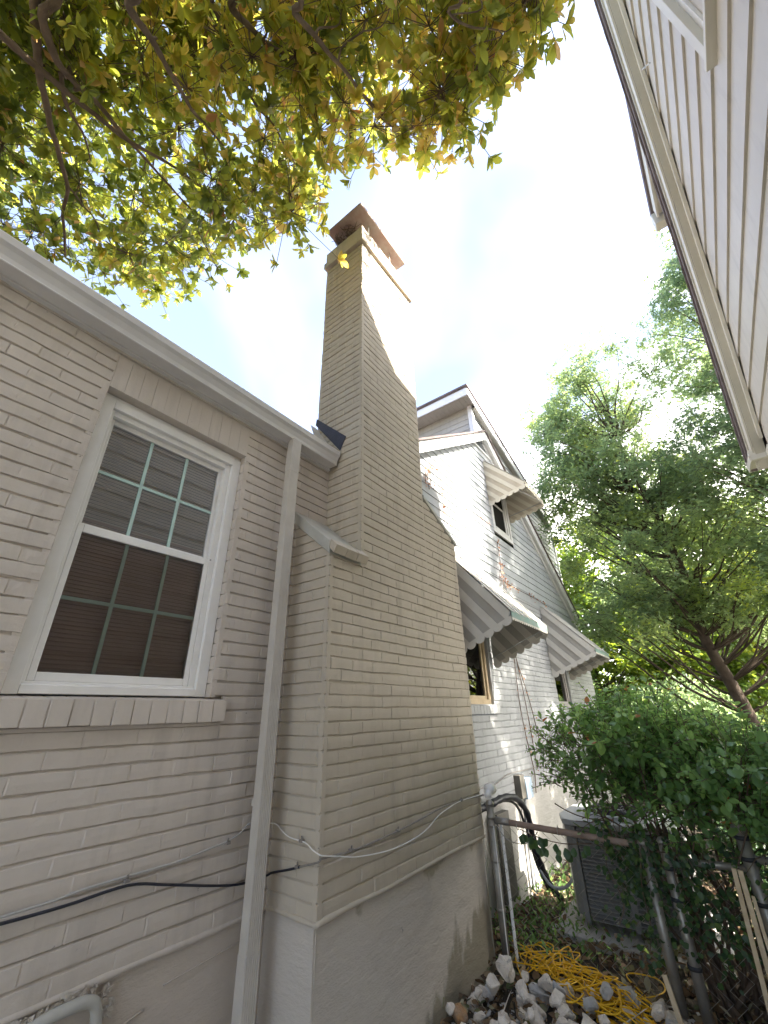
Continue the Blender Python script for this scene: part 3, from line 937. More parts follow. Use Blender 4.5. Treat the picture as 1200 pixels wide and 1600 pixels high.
# ---------------- aluminium awnings
def awning(X0, X1, zt, zf, zb, p, light, dark, edge, label):
    """X span, top at wall, front edge height, wing foot at wall, projection"""
    yw, yf = W-.012, W-p
    u = (Vector((0, yf, zf))-Vector((0, yw, zt)))
    nslope = u.copy()
    ln = u.length
    fr = MB()
    # front slope: ribs running down the slope
    n = max(6, round((X1-X0)/.085)); w = (X1-X0)/n
    nrm = Vector((0, u.z, -u.y)).normalized()
    if nrm.z < 0: nrm = -nrm
    top0 = Vector((0, yw, zt)); bot0 = Vector((0, yf, zf))
    for k in range(n):
        a = X0+k*w; b = a+w
        lift = .016 if k % 2 == 0 else 0.0
        pts = []
        for q in (a, b):
            pts.append((q, top0, lift)); 
        A = Vector((a, top0.y, top0.z))+nrm*lift; B = Vector((b, top0.y, top0.z))+nrm*lift
        Cc = Vector((b, bot0.y, bot0.z))+nrm*lift; D = Vector((a, bot0.y, bot0.z))+nrm*lift
        e = nrm*.002
        fr.hexa([A-e, B-e, Cc-e, D-e, A, B, Cc, D])
        s0 = Vector((a, top0.y, top0.z)); s1 = Vector((a, bot0.y, bot0.z))
        if k: fr.hexa([s0-Vector((.001, 0, 0)), s0+Vector((.001, 0, 0)), s1+Vector((.001, 0, 0)), s1-Vector((.001, 0, 0)),
                 s0-Vector((.001, 0, 0))+nrm*.016, s0+Vector((.001, 0, 0))+nrm*.016, s1+Vector((.001, 0, 0))+nrm*.016, s1-Vector((.001, 0, 0))+nrm*.016])
    root = fr.build('awning', M[light], house)
    root['label'] = label
    # front drop strip with small scallops
    d = MB()
    d.box(X0-.004, X1+.004, yf-.006, yf-.002, zf-.045, zf+.020)
    d.build('front_edge', M[edge], root)
    d = MB()
    m = max(8, round((X1-X0)/.062)); sw = (X1-X0)/m
    for k in range(m):
        c = X0+(k+.5)*sw; r = sw*.5
        loop = [(c-r, yf-.004, zf-.045)]+[(c-r*math.cos(t), yf-.004, zf-.045-r*.95*math.sin(t)) for t in [math.pi*i/8 for i in range(1, 8)]]+[(c+r, yf-.004, zf-.045)]
        d.prism(loop, (0, .0015, 0))
    d.build('front_scallop', M[light], root)
    # side wings: stripes parallel to the slope, scalloped lower edge
    wingfoot = Vector((0, yw, zb)); front = Vector((0, yf, zf-.05))
    for X, sgn in ((X0, 1), (X1, -1)):
        wl = MB(); wd = MB()
        ns = 9
        # vertical strip of the wing between the top slope line and the foot line, cut in bands parallel to the slope
        T0 = Vector((X, yw, zt)); T1 = Vector((X, yf, zf)); F0 = Vector((X, yw, zb)); F1 = Vector((X, yf, zf-.05))
        for k in range(ns):
            g0, g1 = k/ns, (k+1)/ns
            # band k runs from the wall point down to where it meets the foot line
            def band(g):
                s = T0+(F0-T0)*g
                # point on foot line F0->F1 reached along slope direction
                dirv = T1-T0; fd = F1-F0
                # solve s + dirv*t = F0 + fd*v in (y,z)
                det = dirv.y*(-fd.z)-dirv.z*(-fd.y)
                ry, rz = F0.y-s.y, F0.z-s.z
                t = (ry*(-fd.z)-rz*(-fd.y))/det
                t = min(max(t, 0), 1)
                return s, s+dirv*t
            s0, e0 = band(g0); s1, e1 = band(g1)
            o = Vector((-.010*sgn if k % 2 == 0 else .0, 0, 0)); th = Vector((.0015*sgn, 0, 0))
            tgt = wl if k % 2 == 0 else wd
            tgt.hexa([s0+o, e0+o, e1+o, s1+o, s0+o+th, e0+o+th, e1+o+th, s1+o+th])
            if k:
                tgt2 = wd
                q = Vector((-.010*sgn, 0, 0)); e = Vector((0, 0, .001))
                tgt2.hexa([s0-e, e0-e, e0-e+q, s0-e+q, s0+e, e0+e, e0+e+q, s0+e+q])
        wl.build('wing_panel', M[light], root)
        wd.build('wing_stripe', M[dark], root)
        sc = MB(); L_ = (F1-F0).length; m = max(6, round(L_/.115)); fu = (F1-F0).normalized(); dn = Vector((0, fu.z, -fu.y))
        if dn.z > 0: dn = -dn
        for k in range(m):
            c = F0+fu*((k+.5)*L_/m); r = L_/m*.5
            loop = []
            for i in range(0, 11):
                t = math.pi*i/10
                loop.append(c-fu*r*math.cos(t)+dn*(r*.85*math.sin(t)+.004))
            loop = [c-fu*r-dn*.02]+loop+[c+fu*r-dn*.02]
            sc.prism([q+Vector((-.013*sgn, 0, 0)) for q in loop], (.0018*sgn, 0, 0))
        sc.build('wing_scallop', M[light], root)
    # slender support arms
    a = MB()
    for X in (X0+.03, X1-.03):
        a.tube([(X, yw, zb+.08), (X, yf+.02, zf-.02)], .006, 6)
    a.tube([(X0+.01, (yw+yf)/2, (zt+zf)/2-.02), (X1-.01, (yw+yf)/2, (zt+zf)/2-.02)], .008, 6)
    a.build('support_arm', M['conduit'], root, smooth=True)
    return root
awning(4.00, 5.10, 1.71, .865, .50, .72, 'awning', 'awning_dark', 'teal', 'grey striped awning with dark underside, nearest the chimney')
awning(7.48, 8.50, 1.64, .85, .50, .74, 'awning', 'awning_dark', 'teal', 'grey striped awning farthest along the brick wall')
awning(5.76, 6.62, 3.81, 3.17, 2.98, .63, 'awning_cream', 'awning_tan', 'awning_cream', 'cream and tan striped awning over the upper window')

# ---------------- rear shed dormer above the gable
DY = 2.45
def droof(x): return 5.76-(x-6.016)*.30
mb = MB()
lap_siding(mb, (0, DY, 0), (1, 0, 0), (0, -1, 0), 1.2, 5.7, .118, lambda z: (6.36, min(10.82, 6.016+(5.72-z)/.30)), .012, seed=8)
mb.build('lap_siding', M['siding_back'], house)
mb = MB()
lap_siding(mb, (6.36, 0, 0), (0, 1, 0), (-1, 0, 0), 3.4, 5.56, .125, lambda z: (DY, 6.8), .012, seed=9)
mb.box(6.38, 10.80, DY+.02, 6.8, 1.2, 4.2)
mb.hexa([(6.38, DY+.02, 4.2), (10.8, DY+.02, 4.2), (10.8, 6.8, 4.2), (6.38, 6.8, 4.2), (6.38, DY+.02, 5.56), (10.8, DY+.02, 4.24), (10.8, 6.8, 4.24), (6.38, 6.8, 5.56)])
mb.build('dormer_wall', M['siding_dormer'], house)
mb = MB(); mb.box(6.335, 6.43, DY-.03, DY+.06, 3.4, 5.60); mb.build('corner_board', M['white_trim'], house)
mb = MB(); mb.box(10.78, 10.85, DY-.03, DY+.06, 1.2, 4.30); mb.build('corner_board', M['white_trim'], house)
mb = MB()   # high eave fascia, soffit below
mb.box(6.016, 6.04, 2.33, 6.9, 5.655, 5.76)
mb.box(5.985, 6.012, 2.325, 6.9, 5.545, 5.70)
mb.hexa([(6.016, 2.33, 5.575), (10.60, 2.33, droof(10.60)-.17), (10.60, 2.352, droof(10.60)-.17), (6.016, 2.352, 5.575),
         (6.016, 2.33, 5.758), (10.60, 2.33, droof(10.60)), (10.60, 2.352, droof(10.60)), (6.016, 2.352, 5.758)])
mb.build('dormer_fascia', M['white_trim'], house)
mb = MB()
y = 2.355
while y < 6.8:
    mb.box(6.042, 6.355, y+.003, y+.097, 5.560, 5.570); y += .10
mb.box(6.05, 6.35, 2.36, 6.8, 5.571, 5.58)
mb.hexa([(6.36, 2.354, 5.47), (10.6, 2.354, droof(10.6)-.16), (10.6, DY, droof(10.6)-.16), (6.36, DY, 5.47),
         (6.36, 2.354, 5.482), (10.6, 2.354, droof(10.6)-.148), (10.6, DY, droof(10.6)-.148), (6.36, DY, 5.482)])
mb.build('soffit', M['siding_dormer'], house)
mb = MB()
mb.hexa([(5.97, 2.31, 5.765), (10.66, 2.31, droof(10.66)+.005), (10.66, 6.95, droof(10.66)+.005), (5.97, 6.95, 5.765),
         (5.97, 2.31, 5.80), (10.66, 2.31, droof(10.66)+.04), (10.66, 6.95, droof(10.66)+.04), (5.97, 6.95, 5.80)])
mb.build('dormer_roof', M['shingle'], house)
mb = MB()
zc = droof(9.0)+.03
mb.tube([(9.0, 2.62, zc-.02), (9.0, 2.62, zc+.12)], .09, 16)
mb.tube([(9.0, 2.62, zc+.12), (9.0, 2.62, zc+.17), (9.0, 2.62, zc+.26), (9.0, 2.62, zc+.33), (9.0, 2.62, zc+.36)], [.12, .17, .17, .12, .02], 18)
tag(mb.build('roof_vent', M['conduit'], smooth=True), 'small round metal vent showing above the edge of the rear roof', 'roof vent')

# crumbling patch with an elbow of painted pipe at the foot of the wing wall
mb = MB()
mb.tube(smooth_path([(.70, 2.15, -.955), (.80, 2.14, -.925), (.88, 2.13, -.905), (.96, 2.12, -.897), (1.03, 2.12, -.905), (1.062, 2.12, -.945), (1.07, 2.12, -1.05), (1.07, 2.12, -1.3)], 5), .019, 12)
pp = mb.build('drain_pipe', M['shoulder'], smooth=True)
tag(pp, 'white painted elbow pipe coming out of the flaking plaster under the window', 'pipe')
mb = MB(); rs = random.Random(9)
for k in range(260):
    x = rs.uniform(.74, 1.12); z = -.872-rs.uniform(0, .03)-max(0, (.95-x))*.12
    if x > 1.06: z -= rs.uniform(0, .16)
    s = rs.uniform(.007, .026)
    c = Vector((x, 2.145+rs.uniform(-.012, .004), z))
    pts = [c+Vector((rs.uniform(-1, 1)*s, rs.uniform(-.6, .2)*s, rs.uniform(-1, 1)*s)) for _ in range(4)]
    mb.poly([pts[0], pts[1], pts[2]]); mb.poly([pts[0], pts[2], pts[3]]); mb.poly([pts[0], pts[3], pts[1]]); mb.poly([pts[1], pts[2], pts[3]])
mb.build('flaking_plaster', M['crust'], pp)

# ================================================================ neighbour's house
nb = empty('sided_house', (1.0, -1.13, -1.62))
tag(nb, 'pale grey lap sided house with a steep brown shingled rake, close on the right', 'house')
NW = -1.13
NV = 10.03     # rake line z = NV - 1.325 x on the plane y = -1.0
def nspan(z):
    return (-3.4, (NV-.36-z)/1.325)
nwin = (.95, 2.16, 3.86, 5.2)
mb = MB()
lap_siding(mb, (0, NW, 0), (1, 0, 0), (0, 1, 0), -1.35, 9.4, .288, lambda z: (max(-3.4, -3.2+(z-3.6)/1.325) if z > 3.6 else -3.4, min(5.28, nspan(z)[1])), .020, holes=[(nwin[0]-.09, nwin[1]+.09, nwin[2]-.12, nwin[3]+.09)], seed=21)
mb.build('lap_siding', M['siding_neighbor'], nb)
mb = MB()
mb.prism([(-3.3, NW-.02, -1.7), (5.26, NW-.02, -1.7), (5.26, NW-.02, 2.3), (1.05, NW-.02, 8.0), (-3.3, NW-.02, 3.0)], (0, -8.5, 0))
mb.build('house_body', M['siding_neighbor'], nb)
def nrake(name, mat, x0, x1, v, h, y0, y1, bevel=0):
    mb = MB()
    zl = lambda x: v-1.325*x
    mb.hexa([(x0, y0, zl(x0)-h), (x1, y0, zl(x1)-h), (x1, y1, zl(x1)-h), (x0, y1, zl(x0)-h),
             (x0, y0, zl(x0)), (x1, y0, zl(x1)), (x1, y1, zl(x1)), (x0, y1, zl(x0))])
    # far slope of the same gable, mirrored about the ridge
    xr = x0
    mb.hexa([(xr, y0, zl(xr)-h), (xr-4.6, y0, zl(xr)-h-4.6*1.325), (xr-4.6, y1, zl(xr)-h-4.6*1.325), (xr, y1, zl(xr)-h),
             (xr, y0, zl(xr)), (xr-4.6, y0, zl(xr)-4.6*1.325), (xr-4.6, y1, zl(xr)-4.6*1.325), (xr, y1, zl(xr))])
    return mb.build(name, mat, nb, bevel=bevel)
nrake('frieze_board', M['trim_neighbor_light'], 1.0, 5.30, 9.66, .10, NW+.022, NW+.052)
nrake('soffit', M['trim_neighbor'], 1.0, 5.55, 9.665, .02, -1.02, NW+.02)
nrake('rake_board', M['trim_neighbor_light'], 1.0, 5.56, 9.86, .19, -1.018, -1.000)
nrake('rake_moulding', M['trim_neighbor'], 1.0, 5.58, 9.90, .055, -.999, -.985)
nrake('shingle_roof', M['shingle'], 1.0, 5.70, 10.03, .12, -.965, -9.8)
mb = MB()
rs = random.Random(6); x = 1.0
while x < 5.66:      # ragged shingle ends along the rake
    w = .085; v = 10.045+rs.uniform(-.01, .012)
    mb.hexa([(x, -.95+rs.uniform(-.006, .006), v-1.325*x-.05), (x+w, -.95, v-1.325*(x+w)-.05), (x+w, -1.2, v-1.325*(x+w)-.05), (x, -1.2, v-1.325*x-.05),
             (x, -.95, v-1.325*x), (x+w, -.95, v-1.325*(x+w)), (x+w, -1.2, v-1.325*(x+w)), (x, -1.2, v-1.325*x)])
    x += w
mb.build('shingle_edge', M['shingle'], nb)
mb = MB()       # boxed eave end
mb.hexa([(5.44, NW+.03, 2.38), (5.70, NW+.03, 2.38), (5.70, -.965, 2.38), (5.44, -.965, 2.38),
         (5.44, NW+.03, 2.56), (5.70, NW+.03, 2.47), (5.70, -.965, 2.44), (5.44, -.965, 2.50)])
mb.box(5.26, 5.70, -8, NW+.029, 2.38, 2.44)
mb.box(5.701, 5.72, -8, -.95, 2.36, 2.50)
mb.box(5.43, 5.70, -.964, -.95, 2.36, 2.44)
mb.build('eave_return', M['trim_neighbor_light'], nb, bevel=.004)
# shed dormer flush with the gable
mb = MB()
def nd(x): return 6.81-.274*x
mb.hexa([(3.12, -.965, nd(3.12)-.10), (4.52, -.965, nd(4.52)-.10), (4.52, -8, nd(4.52)-.10), (3.12, -8, nd(3.12)-.10),
         (3.12, -.965, nd(3.12)), (4.52, -.965, nd(4.52)), (4.52, -8, nd(4.52)), (3.12, -8, nd(3.12))])
mb.build('dormer_roof', M['shingle'], nb)
mb = MB()
mb.hexa([(3.25, -1.012, nd(3.25)-.27), (4.40, -1.012, nd(4.40)-.27), (4.40, -.99, nd(4.40)-.27), (3.25, -.99, nd(3.25)-.27),
         (3.25, -1.012, nd(3.25)-.102), (4.40, -1.012, nd(4.40)-.102), (4.40, -.99, nd(4.40)-.102), (3.25, -.99, nd(3.25)-.102)])
mb.hexa([(3.25, NW, nd(3.25)-.22), (4.40, NW, nd(4.40)-.22), (4.40, -1.013, nd(4.40)-.22), (3.25, -1.013, nd(3.25)-.22),
         (3.25, NW, nd(3.25)-.20), (4.40, NW, nd(4.40)-.20), (4.40, -1.013, nd(4.40)-.20), (3.25, -1.013, nd(3.25)-.20)])
mb.box(4.42, 4.54, -8, -.955, nd(4.5)-.30, nd(4.5)-.105)
mb.build('dormer_trim', M['trim_neighbor_light'], nb, bevel=.003)
mb = MB()
lap_siding(mb, (0, NW, 0), (1, 0, 0), (0, 1, 0), 4.2, 5.7, .20, lambda z: ((NV-.1-z)/1.325, 4.2), .014, seed=23)
mb.box(3.0, 4.18, -8, NW-.03, 2.6, 5.4)
mb.build('dormer_wall', M['siding_neighbor'], nb)
# window of the neighbour
X0, X1, Z0, Z1 = nwin
mb = MB(); y = NW+.045
mb.box(X0-.085, X0, NW-.02, y, Z0-.07, Z1+.085); mb.box(X1, X1+.085, NW-.02, y, Z0-.07, Z1+.085)
mb.box(X0, X1, NW-.02, y-.001, Z1, Z1+.085); mb.box(X0-.10, X1+.10, NW-.02, y+.02, Z0-.11, Z0-.071); mb.box(X0, X1, NW-.02, y-.001, Z0-.07, Z0)
nf = mb.build('window', M['trim_neighbor_light'], nb, bevel=.004)
mb = MB(); mb.box(X0, X0+.05, NW-.05, NW, Z0, Z1); mb.box(X1-.05, X1, NW-.05, NW, Z0, Z1); mb.box(X0+.05, X1-.05, NW-.05, NW, Z0, Z0+.05); mb.box(X0+.05, X1-.05, NW-.05, NW, 4.5, 4.55)
mb.build('sash', M['white_trim'], nf)
mb = MB(); mb.box(X0+.05, X1-.05, NW-.03, NW-.026, Z0+.05, Z1); mb.build('glass_pane', M['glass_dark'], nf)
mb = MB(); mb.box(X0, X1, NW-.12, NW-.06, Z0, Z1); mb.build('room_backing', M['grey_board'], nf)
mb = MB(); mb.tube(smooth_path([(2.86, NW+.06, 5.40), (2.80, NW+.10, 5.30), (2.72, NW+.07, 5.16)], 5), .007, 5)
tag(mb.build('loose_wire', M['painted_cable'], nb))

# ================================================================ cables on the wall
black = [(.3, 2.128, -.590), (.623, 2.128, -.595), (.689, 2.128, -.600), (.873, 2.128, -.604), (1.095, 2.128, -.600), (1.261, 2.130, -.639), (1.484, 2.130, -.697), (1.627, 2.128, -.727), (1.74, 2.128, -.735),
         (1.80, 2.12, -.730), (1.812, 2.099, -.720), (1.812, 1.99, -.694), (1.812, 1.899, -.669), (1.812, 1.80, -.642), (1.822, 1.776, -.634), (1.848, 1.776, -.627), (2.077, 1.776, -.641), (2.252, 1.776, -.639), (2.481, 1.776, -.631), (2.718, 1.776, -.617), (3.009, 1.776, -.596), (3.316, 1.776, -.594), (3.642, 1.772, -.610), (3.70, 1.80, -.615), (3.74, 2.0, -.65), (3.80, 2.125, -.68), (4.384, 2.13, -.675), (4.737, 2.13, -.679), (5.011, 2.13, -.635), (5.198, 2.13, -.63), (6.055, 2.13, -.648), (6.579, 2.13, -.652), (7.894, 2.13, -.661)]
mb = MB(); mb.tube(smooth_path(black[:13], 5), .0054, 7)
tag(mb.build('cable', M['black_cable'], smooth=True), 'thick black cable sagging across the brick below the large window to the chimney corner', 'cable')
mb = MB(); mb.tube(smooth_path(black[12:], 5), .0045, 7)
tag(mb.build('cable', M['clip'], smooth=True), 'straight dull grey cable wrapped round the chimney and on to the back wall', 'cable')
white = [(.3, 2.134, -.585), (.621, 2.134, -.583), (.686, 2.134, -.583), (.829, 2.134, -.581), (.927, 2.134, -.572), (1.075, 2.134, -.57), (1.232, 2.134, -.57), (1.304, 2.134, -.568), (1.458, 2.134, -.553), (1.543, 2.134, -.545), (1.613, 2.134, -.525), (1.659, 2.134, -.496), (1.727, 2.134, -.497)]
mb = MB(); mb.tube(smooth_path(white, 5), .0042, 6)
tag(mb.build('cable', M['painted_cable'], smooth=True), 'thin beige cable stapled just above the black cable on the wing wall', 'cable')
white2 = [(1.75, 2.12, -.505), (1.812, 2.103, -.517), (1.812, 2.043, -.544), (1.812, 1.981, -.562), (1.812, 1.872, -.57), (1.812, 1.816, -.593), (1.820, 1.774, -.608), (1.85, 1.772, -.618), (1.96, 1.772, -.643), (2.085, 1.772, -.671), (2.247, 1.772, -.692), (2.408, 1.772, -.704), (2.595, 1.772, -.702), (2.782, 1.772, -.681), (2.945, 1.772, -.633), (3.091, 1.772, -.611), (3.269, 1.772, -.595), (3.64, 1.77, -.60)]
mb = MB(); mb.tube(smooth_path(white2, 5), .0033, 6)
tag(mb.build('cable', M['white_vinyl'], smooth=True), 'thin white cable hanging in a loose curve across the chimney front', 'cable')
mb = MB()
for (x, y, z, ax) in [(1.084, 2.13, -.583, 0), (1.543, 2.13, -.55, 0), (1.815, 1.92, -.672, 1), (1.815, 1.90, -.567, 1), (2.053, 1.775, -.636, 0), (2.085, 1.772, -.668, 0), (2.477, 1.775, -.630, 0), (3.29, 1.772, -.593, 0)]:
    if ax: mb.box(x-.012, x+.012, y-.010, y+.010, z-.011, z+.011)
    else: mb.box(x-.011, x+.011, y-.012, y+.012, z-.013, z+.016)
cl = mb
for i, (x, y, z, ax) in enumerate([(1.084, 2.13, -.583, 0), (1.543, 2.13, -.55, 0), (1.815, 1.92, -.672, 1), (1.815, 1.90, -.567, 1), (2.053, 1.775, -.636, 0), (2.477, 1.775, -.630, 0), (3.29, 1.772, -.593, 0)]):
    m_ = MB(); d = .011
    m_.box(x-d, x+d, y-d, y+d, z-.006, z+.006)
    m_.tube([(x, y, z+.006), (x-.002*(ax), y-.004*(1-ax), z+.02)], .005, 6)
    lab = ['cable clip on the wing wall holding the black and beige cables', 'cable clip on the wing wall near the downspout', 'lower cable clip on the shaded side of the chimney', 'upper cable clip on the shaded side of the chimney',
           'cable clip on the chimney front nearest its left corner', 'cable clip in the middle of the chimney front', 'cable clip on the chimney front nearest the fence post'][i]
    tag(m_.build('cable_clip', M['clip'], bevel=.002), lab, 'clip', 'clips holding the wall cables')

# ================================================================ utility pieces on the back wall
ub = empty('utility_box', (5.36, 2.13, -.9))
tag(ub, 'small blue grey electrical box with a conduit running down the back wall', 'electrical box')
mb = MB(); mb.box(5.27, 5.40, 2.075, 2.15, -.88, -.66); mb.build('metal_side', M['grey_board'], ub, bevel=.004)
mb = MB(); mb.box(5.402, 5.60, 2.065, 2.15, -.90, -.70); mb.build('box_cover', M['blue_box'], ub, bevel=.006)
mb = MB(); mb.tube(smooth_path([(5.42, 2.11, -.90), (5.38, 2.11, -1.07), (5.34, 2.11, -1.34), (5.32, 2.11, -1.72)], 5), .018, 10); mb.build('conduit', M['conduit'], ub, smooth=True)
mb = MB(); mb.tube(smooth_path([(5.33, 2.11, -.90), (5.33, 2.10, -1.2), (5.36, 2.10, -1.72)], 5), .009, 8); mb.build('wire', M['black_cable'], ub, smooth=True)
gp = MB(); gp.box(4.50, 4.78, 2.05, 2.12, -1.56, -.90)
tag(gp.build('metal_cabinet', M['grey_board'], bevel=.005), 'tall dark grey cabinet against the back wall just behind the corner fence post', 'cabinet')
rf = empty('refrigerant_line', (4.9, 2.0, -.9))
tag(rf, 'thick black insulated refrigerant hose arching over the fence rail to the ground', 'hose')
mb = MB(); p = smooth_path([(4.05, 2.12, -.80), (4.20, 2.05, -.80), (4.34, 2.0, -.775), (4.55, 1.98, -.76), (4.80, 1.96, -.80), (4.98, 1.94, -.94), (5.02, 1.93, -1.12), (5.05, 1.92, -1.30), (5.12, 1.90, -1.45), (5.2, 1.88, -1.58), (5.3, 1.84, -1.68)], 6)
mb.tube(p, [.030+.004*math.sin(i*1.7) for i in range(len(p))], 10); mb.build('insulated_hose', M['black_cable'], rf, smooth=True)
mb = MB(); mb.tube(smooth_path([(4.06, 2.10, -.84), (4.5, 2.02, -.79), (4.84, 1.99, -.86), (5.0, 1.97, -1.1), (5.06, 1.95, -1.35), (5.2, 1.92, -1.6)], 6), .012, 8); mb.build('thin_hose', M['black_cable'], rf, smooth=True)
mb = MB(); mb.tube(smooth_path([(5.0, 1.90, -1.40), (5.0, 1.82, -1.50), (4.99, 1.73, -1.51), (4.97, 1.64, -1.47), (4.95, 1.57, -1.38), (4.93, 1.53, -1.25)], 6), .013, 8)
tag(mb.build('conduit_whip', M['conduit'], smooth=True), 'looping grey flexible conduit feeding the air conditioner', 'conduit')
mb = MB(); mb.tube([(4.0, 2.135, -.66), (4.0, 2.05, -.68), (4.0, 2.02, -.69)], [.05, .052, .036], 14); mb.tube([(3.98, 2.05, -.70), (3.96, 2.05, -.80)], .03, 12)
mb = MB(); mb.tube([(3.70, 1.74, -.575), (3.78, 1.74, -.575)], [.038, .040], 14); mb.tube([(3.70, 1.74, -.575), (3.69, 1.74, -.63)], [.03, .026], 12)
tag(mb.build('pipe_fitting', M['gutter_lip'], smooth=True), 'white round pipe fitting perched above the corner fence post', 'pipe fitting')

# ================================================================ air conditioner
ac = empty('air_conditioner', (5.0, 1.0, -1.62))
tag(ac, 'dark grey louvred outdoor air conditioner unit behind the chain link fence', 'air conditioner')
ax0, ax1, ay0, ay1, az0, az1 = 4.62, 5.38, .62, 1.42, -1.62, -.90
foot = [(ax0, ay0+.06), (ax0, ay1-.02), (ax0+.04, ay1+.06), (ax0+.22, ay1+.13), (ax1-.08, ay1+.13), (ax1, ay1+.05), (ax1, ay0+.06), (ax1-.06, ay0), (ax0+.06, ay0)]
mb = MB(); mb.prism([(x+(.03 if x < 5 else -.03), y+(.03 if y < 1 else -.03), az0+.05) for x, y in foot], (0, 0, az1-az0-.08)); mb.build('coil', M['ac_dark'], ac)
mb = MB()
def wallpanel(a, b, z0, z1, t=.012):
    a = Vector((*a, 0)); b = Vector((*b, 0)); d = (b-a).normalized(); n = Vector((d.y, -d.x, 0))
    mb.hexa([a+Vector((0, 0, z0)), b+Vector((0, 0, z0)), b+n*t+Vector((0, 0, z0)), a+n*t+Vector((0, 0, z0)),
             a+Vector((0, 0, z1)), b+Vector((0, 0, z1)), b+n*t+Vector((0, 0, z1)), a+n*t+Vector((0, 0, z1))])
wallpanel(foot[1], foot[2], -1.55, az1-.03); wallpanel(foot[2], foot[3], -1.55, az1-.03); wallpanel(foot[3], foot[4], -1.55, az1-.03); wallpanel(foot[4], foot[5], -1.55, az1-.03)
cab = mb.build('cabinet', M['ac'], ac, bevel=.003)
for (x, y) in (foot[0], foot[1], foot[8], foot[7]):
    mb = MB(); mb.box(x-.012, x+.03, y-.02, y+.02, -1.60, az1-.036); mb.build('corner_post', M['ac'], ac, bevel=.003)
mb = MB()
z = -1.56
while z < az1-.06:
    for (x, ya, yb) in ((ax0-.004, ay0+.08, ay1-.05),):
        for (p, q) in ((ya, ya+(yb-ya)*.485), (ya+(yb-ya)*.515, yb)):
            mb.hexa([(x-.006, p, z), (x-.006, q, z), (x+.016, q, z+.014), (x+.016, p, z+.014), (x-.006, p, z+.005), (x-.006, q, z+.005), (x+.016, q, z+.019), (x+.016, p, z+.019)])
    mb.hexa([(ax0+.08, ay0-.006, z), (ax1-.08, ay0-.006, z), (ax1-.08, ay0+.016, z+.014), (ax0+.08, ay0+.016, z+.014), (ax0+.08, ay0-.006, z+.005), (ax1-.08, ay0-.006, z+.005), (ax1-.08, ay0+.016, z+.019), (ax0+.08, ay0+.016, z+.019)])
    z += .026
mb.box(ax0-.008, ax0+.012, (ay0+ay1)/2-.015, (ay0+ay1)/2+.03, -1.58, az1-.03)
mb.build('louvre_grille', M['ac'], ac)
mb = MB()
mb.prism([(5.0+(x-5.0)*1.03, 1.05+(y-1.05)*1.03, az1-.035) for x, y in foot], (0, 0, .045))
mb.build('top_cover', M['ac_top'], ac, bevel=.008)
mb = MB()
cx, cy = 5.0, 1.06
mb.tube([(cx, cy, az1+.010), (cx, cy, az1+.045)], [.33, .31], 40)
top_ring = mb.build('fan_ring', M['ac_top'], ac)
mb = MB()
for r in [.05+.028*i for i in range(9)]:
    mb.tube([(cx+r*math.cos(2*math.pi*i/36), cy+r*math.sin(2*math.pi*i/36), az1+.055) for i in range(37)], .004, 5, cap=False)
for k in range(12):
    a = math.pi*k/6; mb.tube([(cx+.04*math.cos(a), cy+.04*math.sin(a), az1+.058), (cx+.3*math.cos(a), cy+.3*math.sin(a), az1+.05)], .004, 5)
mb.build('fan_guard', M['ac_dark'], ac)
mb = MB(); mb.box(4.45, 5.6, .45, 1.68, -1.72, -1.625)
tag(mb.build('equipment_pad', M['plaster_back'], bevel=.01), 'low concrete pad under the air conditioner', 'concrete pad')
mb = MB(); mb.tube(smooth_path([(4.62, 1.52, -.78), (4.64, 1.40, -.84), (4.66, 1.25, -.875), (4.7, 1.0, -.885)], 5), .005, 5)
tag(mb.build('fallen_twig', M['twig'], smooth=True), 'thin dry twig lying across the top of the air conditioner', 'twig')

# ================================================================ chain link fence
fence = empty('chain_link_fence', (3.66, 1.7, -1.62))
tag(fence, 'galvanised chain link fence with rusty top rail running from the chimney corner into the bush', 'fence')
FX = 3.68
def post(name, x, y, r, zt, mat='galv', cap=True):
    mb = MB(); mb.tube([(x, y, -1.75), (x, y, zt)], r, 18)
    if cap:
        mb.tube([(x, y, zt), (x, y, zt+.012), (x, y, zt+.030), (x, y, zt+.036)], [r*1.18, r*1.2, r*.8, .004], 18)
    return mb.build(name, M[mat], fence, smooth=True)
p0 = post('post', FX-.01, 1.725, .028, -.672)
def bands(y, zs, r, mat, parent, x=FX):
    for z in zs:
        mb = MB(); mb.tube([(x, y, z-.01), (x, y, z+.01)], r, 16); mb.build('tension_band', M[mat], parent, smooth=True)
bands(1.725, (-.75, -.80, -1.02, -1.30), .032, 'galv', p0, FX-.01)
mb = MB(); mb.tube([(FX-.035, 1.70, -.80), (FX-.035, 1.70, -1.60)], .005, 6); mb.tube([(FX+.03, 1.665, -.76), (FX+.03, 1.665, -1.6)], .012, 8)
mb.build('tension_bar', M['gutter_lip'], p0)
mb = MB(); mb.tube([(FX, 1.70, -.768), (FX, 1.58, -.772)], .024, 12)
mb.build('rail_cup', M['galv'], fence, smooth=True)
mb = MB(); pts = smooth_path([(FX, 1.60, -.772), (FX, 1.3, -.785), (FX+.005, 1.0, -.797), (FX, .70, -.806)], 5)
mb.tube(pts, .0205, 12)
mb.build('top_rail', M['rust_pipe'], fence, smooth=True)
pa = post('post', FX, .686, .030, -.80); pb = post('post', FX, .565, .030, -.78); pc = post('post', FX, .143, .034, -.66)
bands(.143, (-.70, -.80, -1.0, -1.2), .040, 'ac_dark', pc)
bands(.565, (-.90, -1.05, -1.35), .036, 'ac_dark', pb)
mb = MB(); mb.tube([(FX, .565, -.86), (FX, .143, -.85)], .019, 12); mb.tube([(FX, .143, -.80), (FX, -2.2, -.82)], .020, 12)
